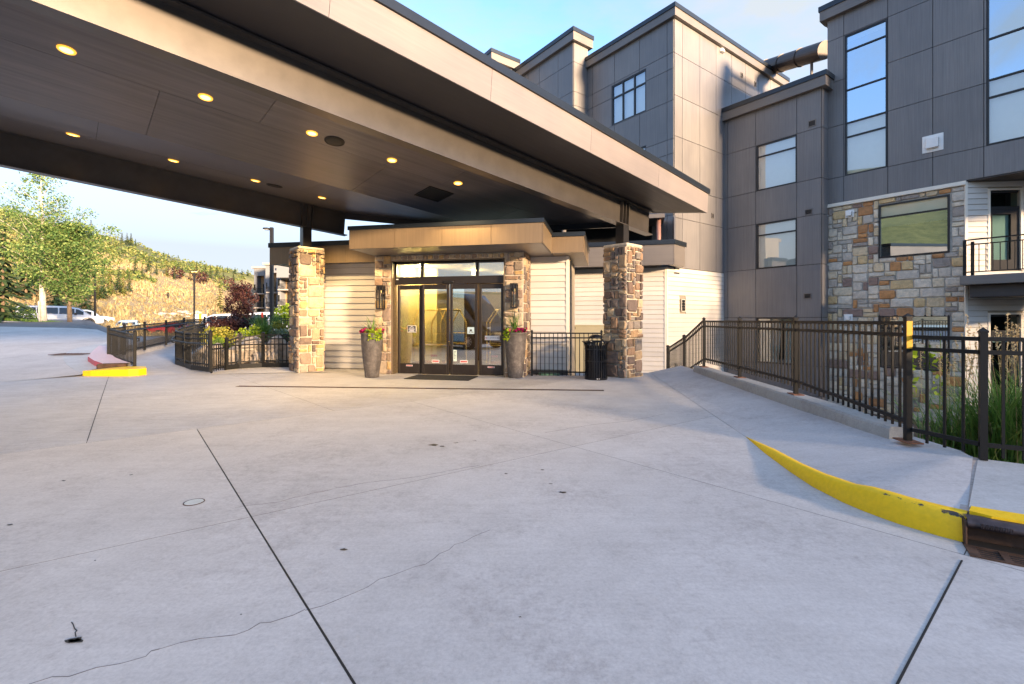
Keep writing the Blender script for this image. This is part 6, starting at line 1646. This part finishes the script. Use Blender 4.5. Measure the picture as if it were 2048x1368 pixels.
# ================================================================== vehicles
TYRE = M['rubber']; ALLOY = simple('alloy_wheel', (.45,.45,.46), .3, .8, 0)
def paintm(name, col, rough=.22): return simple(name, col, rough, .0, var=0, spec=.6)
LAMPW = simple('headlamp_glass', (.75,.78,.8), .1, var=0); LAMPR = simple('tail_lamp', (.45,.02,.02), .2, var=0); TRIM = simple('black_trim', (.02,.02,.02), .5, var=0)
def car(name, label, loc, rot, L, Wd, Hh, kind, paint_, group=None, cat='car'):
    """front towards +x. Body lofted from cross-sections: sill, belt, roof"""
    t = thing(name, label, cat, loc, rot, group)
    hw = Wd/2
    # (x, nose-to-tail, bottom z, belt z, roof z, half width at belt, half width at roof)
    P = {'minivan': [(-.5,.34,.90,.98,.78,.60),(-.485,.26,1.02,Hh*.93,.90,.70),(-.44,.24,1.05,Hh*.985,.97,.76),(-.2,.22,1.03,Hh,1,.79),(.06,.22,1.00,Hh*.985,1,.79),(.20,.22,.98,Hh*.90,1,.76),(.335,.24,.95,.985,.99,.80),(.42,.25,.86,.88,.96,.84),(.475,.28,.76,.78,.86,.76),(.5,.34,.62,.64,.70,.62)],
         'suv': [(-.5,.40,.96,1.02,.82,.66),(-.48,.30,1.05,Hh*.93,.93,.74),(-.43,.27,1.07,Hh*.985,.99,.79),(-.15,.26,1.05,Hh,1,.80),(.08,.26,1.03,Hh*.97,1,.79),(.19,.26,1.01,Hh*.86,1,.78),(.27,.27,1.0,1.06,1,.85),(.40,.28,.96,.99,.97,.87),(.475,.32,.86,.88,.88,.80),(.5,.40,.66,.68,.74,.66)],
         'sedan': [(-.5,.36,.84,.88,.80,.66),(-.46,.26,.96,1.0,.93,.78),(-.33,.22,.98,1.06,.98,.80),(-.2,.2,.96,Hh*.97,1,.74),(0,.2,.94,Hh,1,.74),(.10,.2,.92,Hh*.93,1,.74),(.24,.22,.90,.95,.99,.82),(.40,.24,.80,.83,.95,.84),(.475,.28,.68,.70,.86,.76),(.5,.34,.56,.58,.72,.64)],
         'shuttle': [(-.5,.38,1.25,Hh*.94,.97,.90),(-.48,.30,1.3,Hh*.99,1,.93),(-.2,.30,1.3,Hh,1,.93),(.12,.30,1.3,Hh,1,.93),(.24,.30,1.3,Hh*.97,1,.92),(.31,.30,1.28,Hh*.82,.99,.84),(.39,.30,1.22,Hh*.55,.97,.86),(.42,.32,1.16,1.26,.95,.88),(.475,.34,1.05,1.08,.88,.82),(.5,.42,.85,.87,.76,.70)]}[kind]
    rows = []
    for fx, zb, zm, zr, wb, wr in P:
        x = fx*L; a, b = hw*wb, hw*wr; r = zr-zm
        half = [(0,zb),(a*.86,zb),(a*.985,zb+.10),(a,zb+(zm-zb)*.55),(a*.985,zm),(a+(b-a)*.55,zm+r*.55),(b*1.0,zm+r*.86),(b*.90,zr-r*.015),(b*.55,zr),(0,zr+.012)]
        rows.append([(x,-y,z) for y, z in half]+[(x,y,z) for y, z in reversed(half[1:-1])])
    m = MB(); n = len(rows[0])
    for r in rows: m.v += r
    for i in range(len(rows)-1):
        for j in range(n): m.f.append((i*n+j, i*n+(j+1) % n, (i+1)*n+(j+1) % n, (i+1)*n+j)); m.m.append(0)
    m.f += [tuple(range(n)), tuple(reversed(range((len(rows)-1)*n, len(rows)*n)))]; m.m += [0,0]
    body = obj('body', m, paint_, t, smooth=True)
    def surf(fx, fz, side, out=.03):
        """point on the greenhouse side: fx along, fz 0 belt to 1 roof"""
        for (a, b) in zip(P, P[1:]):
            if fx <= b[0]:
                k = (fx-a[0])/(b[0]-a[0]); q = [a[i]+(b[i]-a[i])*k for i in range(6)]; break
        _, zb, zm, zr, wb, wr = q; A, B_ = hw*wb, hw*wr; r = zr-zm
        if fz < .55: y = A*.985+(A+(B_-A)*.55-A*.985)*(fz/.55)
        else: y = A+(B_-A)*.55+(B_-A-(B_-A)*.55)*((fz-.55)/.31)
        return (fx*L, side*(y+out), zm+r*fz)
    cuts = {'minivan': [(-.44,-.27),(-.255,-.03),(-.015,.155),(.17,.26)], 'suv': [(-.42,-.24),(-.225,-.03),(-.015,.15)], 'sedan': [(-.27,-.08),(-.065,.12)], 'shuttle': [(-.44,-.25),(-.23,-.04),(-.02,.15),(.19,.30)]}[kind]
    for s in (-1, 1):
        for a, b in cuts:
            N_ = 6; lo, hi = [], []
            for k in range(N_+1):
                fx = a+(b-a)*k/N_; lo.append(surf(fx, .10, s)); hi.append(surf(fx, .80 if kind != 'shuttle' else .62, s))
            obj('window', MB().sheet([lo, hi]), M['glass_car'] if False else GLS, t, smooth=True)
    # windscreen and rear glass lie on the body loft between its belt and roof
    def cross(fx, f, out):
        for (a, b) in zip(P, P[1:]):
            if fx <= b[0]+1e-6:
                k = (fx-a[0])/(b[0]-a[0]); q = [a[i]+(b[i]-a[i])*k for i in range(6)]; break
        return q
    fr_i = {'minivan': (5,6), 'suv': (5,6), 'sedan': (5,6), 'shuttle': (5,7)}[kind]; rr_i = {'minivan': (1,0), 'suv': (1,0), 'sedan': (3,2), 'shuttle': (1,0)}[kind]
    for (i0, i1), nm, sg in ((fr_i, 'windscreen', 1), (rr_i, 'rear_window', -1)):
        a, b = P[i0], P[i1]; za, zb_ = a[3], max(b[3], b[2]+.03); ya, yb = hw*a[5]*.88, hw*b[5]*.93
        dxx = .02*sg; up = .02
        q = [(a[0]*L+dxx, -ya, za-.05+up), (a[0]*L+dxx, ya, za-.05+up), (b[0]*L+dxx-(.05*L*0), yb, zb_+up+.02), (b[0]*L+dxx, -yb, zb_+up+.02)]
        obj(nm, MB().add(q, [(0,1,2,3)]), GLS, t)
    wr_ = {'minivan': .34, 'suv': .37, 'sedan': .33, 'shuttle': .37}[kind]; wx = {'minivan': (-.29,.315), 'suv': (-.285,.305), 'sedan': (-.29,.31), 'shuttle': (-.27,.335)}[kind]
    for fx in wx:
        for s in (-1, 1):
            w = obj('wheel', MB().lathe([(.12,-.11),(wr_*.66,-.11),(wr_*.98,-.09),(wr_,-.03),(wr_,.06),(wr_*.96,.10),(wr_*.66,.105),(wr_*.62,.09)], 26), TYRE, t, (fx*L, s*(hw-.09), wr_), 0, True); w.rotation_euler = (R(-90)*s, 0, 0)
            rm = MB().lathe([(.05,.10),(.05,.108),(.001,.11)], 12).lathe([(wr_*.58,.085),(wr_*.64,.104),(wr_*.62,.11)], 26, caps=False)
            for k in range(10):
                a = 2*pi*k/10; rm.bar((.04*cos(a),.04*sin(a),.10), (wr_*.60*cos(a),wr_*.60*sin(a),.095), .03, .02)
            obj('rim', rm, ALLOY, w)
            ar = MB(); pr = []
            for k in range(15):
                a = pi*k/14; pr.append([((wr_+.03)*cos(a), s*(.0), (wr_+.03)*sin(a)), ((wr_+.10)*cos(a), s*.012, (wr_+.10)*sin(a))])
            obj('wheel_arch', ar.sheet(pr), TRIM, t, (fx*L, s*(hw*1.0), wr_-.01))
            obj('arch_shadow', MB().lathe([(wr_+.04,0),(wr_+.04,.004)], 24), TRIM, t, (fx*L, s*(hw*.985), wr_)).rotation_euler = (R(-90)*s,0,0)
    for s in (-1, 1):
        obj('mirror', MB().bbox(-.09,.09,-.10,.10,-.07,.08,.03), paint_ if kind != 'minivan' else TRIM, t, (.17*L if kind != 'shuttle' else .31*L, s*(hw+.10), P[5][2]+.10))
        obj('headlight', MB().bbox(-.10,.10,-.16,.16,-.06,.07,.03), LAMPW, t, (.468*L, s*hw*.66, P[8][2]-.07)); obj('tail_light', MB().bbox(-.05,.04,-.06,.06,-.18,.18,.02), LAMPR, t, (-.482*L, s*hw*.80, P[1][2]-.02))
        for fx in ((.08,-.14) if kind != 'shuttle' else (.2,)): obj('door_handle', MB().bbox(-.09,.09,-.012,.012,-.015,.015,.006), TRIM, t, (fx*L, s*(hw*1.0+.005), P[4][2]-.12))
    obj('sill', MB().bbox(-.24*L,.26*L,-hw*.97,hw*.97,.17,.27,.03), TRIM, t); obj('grille', MB().bbox(-.03,.02,-hw*.42,hw*.42,-.10,.10,.01), TRIM, t, (.497*L,0,P[9][2]-.12)); obj('number_plate', MB().box(-.006,.006,-.16,.16,-.07,.07), M['white'], t, (-.503*L,0,.75 if kind != 'shuttle' else .8))
    return t
GLS = simple('dark_car_glass', (.010,.013,.016), .04, var=0, spec=.8)
SIL = paintm('silver_paint', (.58,.60,.63)); WHT = paintm('white_car_paint', (.78,.79,.80)); BLUEP = paintm('pale_blue_paint', (.36,.47,.52)); REDP = paintm('red_paint', (.42,.03,.03)); BLKP = paintm('black_paint', (.012,.013,.016), .12); GRYP = paintm('grey_paint', (.18,.19,.20))
car('minivan', 'silver minivan parked across behind the aspen trunk', (-36.6, 38.2, .82), R(40), 5.2, 1.98, 1.72, 'minivan', SIL)
car('parked_car', 'pale SUV whose nose shows past the silver minivan', (-40.6, 44.4, .72), R(38), 4.8, 1.95, 1.70, 'suv', WHT)
car('parked_car', 'pale blue sedan roof showing over the drive beside the ramp fence', (-36.9, 45.2, -.02), R(-60), 4.6, 1.82, 1.42, 'sedan', BLUEP)
car('parked_car', 'white SUV in the lot left of the purple tree', (-23.0, 37.5, .05), R(170), 4.9, 1.95, 1.85, 'suv', WHT, 'white cars in the lot')
car('parked_car', 'white van-like car just right of the purple tree', (-17.9, 33.0, .05), R(172), 5.1, 1.98, 1.90, 'minivan', WHT, 'white cars in the lot')
car('parked_car', 'silver SUV behind the lamp post and the left column', (-14.8, 31.2, .05), R(176), 4.8, 1.95, 1.85, 'suv', SIL, 'white cars in the lot')
car('parked_car', 'red sedan seen through the far ramp fence', (-31.2, 44.0, -.25), R(20), 4.5, 1.8, 1.40, 'sedan', REDP)
car('parked_car', 'grey sedan seen through the far ramp fence, right of the red one', (-27.6, 43.0, -.2), R(10), 4.5, 1.8, 1.40, 'sedan', GRYP)
# shuttle standing under the canopy beside the camera: it is the van mirrored in the glass doors
car('shuttle_van', 'black shuttle van mirrored in the glass doors', (-7.9, 1.2, 0.0), R(15), 6.6, 2.05, 2.75, 'shuttle', BLKP, None, 'van')

# ================================================================== lamps, signs, far building
LIT = emit('lit_lamp', (1, .62, .18), 1.6)
def lamp_post(label, u, vt, y, zb, arm, lit=True, w=.06):
    p = at(u, vt, y); h = p.z-zb; t = thing('street_lamp', label, 'street lamp', (p.x, p.y, zb), 0, 'car park street lamps')
    obj('pole', MB().box(-w,w,-w,w,0,h), M['steel'], t); obj('base_collar', MB().bbox(-w*2.6,w*2.6,-w*2.6,w*2.6,0,.35,.04), M['steel'], t)
    hd_ = obj('lamp_head', MB().bbox(-.35+arm*.35,.35+arm*.35,-.14,.14,h-.02,h+.07,.02) if abs(arm) < .25 else MB().bar((0,0,h-.05),(arm*.45,0,h-.05),.05,.05).bbox(min(arm*.35,arm*1.1),max(arm*.35,arm*1.1),-.13,.13,h-.09,h-.02,.02), M['steel'], t)
    obj('lens', MB().box(-.25+arm*.35,.25+arm*.35,-.10,.10,h-.035,h-.022) if abs(arm) < .25 else MB().box(min(arm*.45,arm*1.0),max(arm*.45,arm*1.0),-.10,.10,h-.105,h-.092), LIT if lit else LAMPW, hd_)
lamp_post('near black lamp post rising from the bed left of the stone column', 543.5, 455, 20.0, .55, -.30, False, .06)
lamp_post('taller lit lamp post in the middle of the golden slope', 388.5, 543, 46.0, -.1, .0)
lamp_post('shorter lit lamp post left of the taller one', 336, 583, 62.0, -.1, .0)
lamp_post('lit lamp post behind the minivan at the foot of the scrub', 190, 531, 44.0, .6, .0)
def sign(name, label, u, v0, v1, y, w, h, col, zb, pole=M['steel']):
    p = at(u, v0, y); t = thing(name, label, 'sign', (p.x,p.y,zb)); obj('pole', MB().tube((0,.03,0),(0,.03,p.z-zb),.03), pole, t); obj('plate', MB().bbox(-w/2,w/2,-.012,.012,p.z-zb-h,p.z-zb,.006), col, t); return t
YEL = simple('yellow_sign', (.78,.52,.03), .5, var=0)
t = sign('lot_sign', 'white board with a yellow post in front of it, right of the taller lamp post', 401.5, 628.5, 640, 42.0, 1.0, .9, M['white'], 0); obj('yellow_stripe', MB().box(-.09,.09,-.10,-.02,-.2,1.95), YEL, t)
t = sign('marker_post', 'thin red marker post in front of the white van-like car', 524.5, 625, 655, 28.0, .12, .9, LAMPR, .2)
# ---- condo building far down the left
FG = M['clad']; TANW = simple('tan_balcony_wall', (.36,.24,.13), .6, var=.06); STW = simple('grey_far_wall', (.17,.18,.20), .6, var=.06); SLB = simple('balcony_slab', (.30,.28,.26), .6, var=.04)
cond = thing('condo_building', 'three storey condo with stacked balconies far behind the left column', 'building', at_z(508, 104, -1.2))
ro = cond.location.copy()
def cb_(name, x0, x1, y0, y1, z0, z1, mat, par=None, b=0): return obj(name, MB().box(x0,x1,y0,y1,z0,z1), mat, par or cond)
def bay(u0, u1, y, vtop, up0, floors, fh, pier_l=.22):
    X0, X1 = (u0-U0)*y/FPX-ro.x, (u1-U0)*y/FPX-ro.x; Y0 = y-ro.y; ht = EYE+(V0-vtop)*y/FPX-ro.z; w = X1-X0; xp = X0+w*pier_l
    cb_('wall', X0, xp, Y0, Y0+8, 0, ht, STW); cb_('wall', X1-w*.12, X1, Y0, Y0+8, 0, ht, STW); cb_('wall', xp, X1-w*.12, Y0+1.9, Y0+8, 0, ht, TANW); cb_('wall', xp, X1-w*.12, Y0-.02, Y0+1.9, ht-1.6, ht, STW)
    cb_('roof', X0-.4, X1+.3, Y0-.4, Y0+8, ht, ht+.45, SLB)
    for k in range(floors):
        z = up0+k*fh
        bl = cb_('balcony', xp-.2, X1-w*.05, Y0-.9, Y0+1.9, z-.25, z, SLB)
        r_ = MB().box(xp-.2, X1-w*.05, Y0-.9, Y0-.86, z+1.0, z+1.07)
        q = xp-.2
        while q < X1-w*.05: r_.box(q, q+.05, Y0-.89, Y0-.86, z, z+1.0); q += .17
        r_.box(xp-.2, xp-.16, Y0-.86, Y0, z+1.0, z+1.07)
        obj('rail', r_, M['black'], bl)
        wn_ = cb_('window', xp+.4, X1-w*.2, Y0+1.85, Y0+1.89, z+.1, z+2.2, M['frame']); cb_('pane', xp+.5, X1-w*.2-.1, Y0+1.83, Y0+1.848, z+.2, z+2.1, GLS, wn_)
        wn2 = cb_('window', X0+.25, xp-.5, Y0-.04, Y0-.002, z+.6, z+2.1, SLB); cb_('pane', X0+.35, xp-.6, Y0-.06, Y0-.042, z+.7, z+2.0, GLS, wn2)
bay(508, 531, 104, 537, 2.3, 3, 3.1); bay(531, 556, 98, 530, 2.2, 3, 3.1, .30); bay(556, 585, 92, 541, 2.4, 3, 3.1, .2)
cb_('wall', (553-U0)*90/FPX-ro.x, (592-U0)*90/FPX-ro.x, 90-ro.y, 96-ro.y, EYE+(640-555)*90/FPX-ro.z, EYE+(640-531)*90/FPX-ro.z, STW)
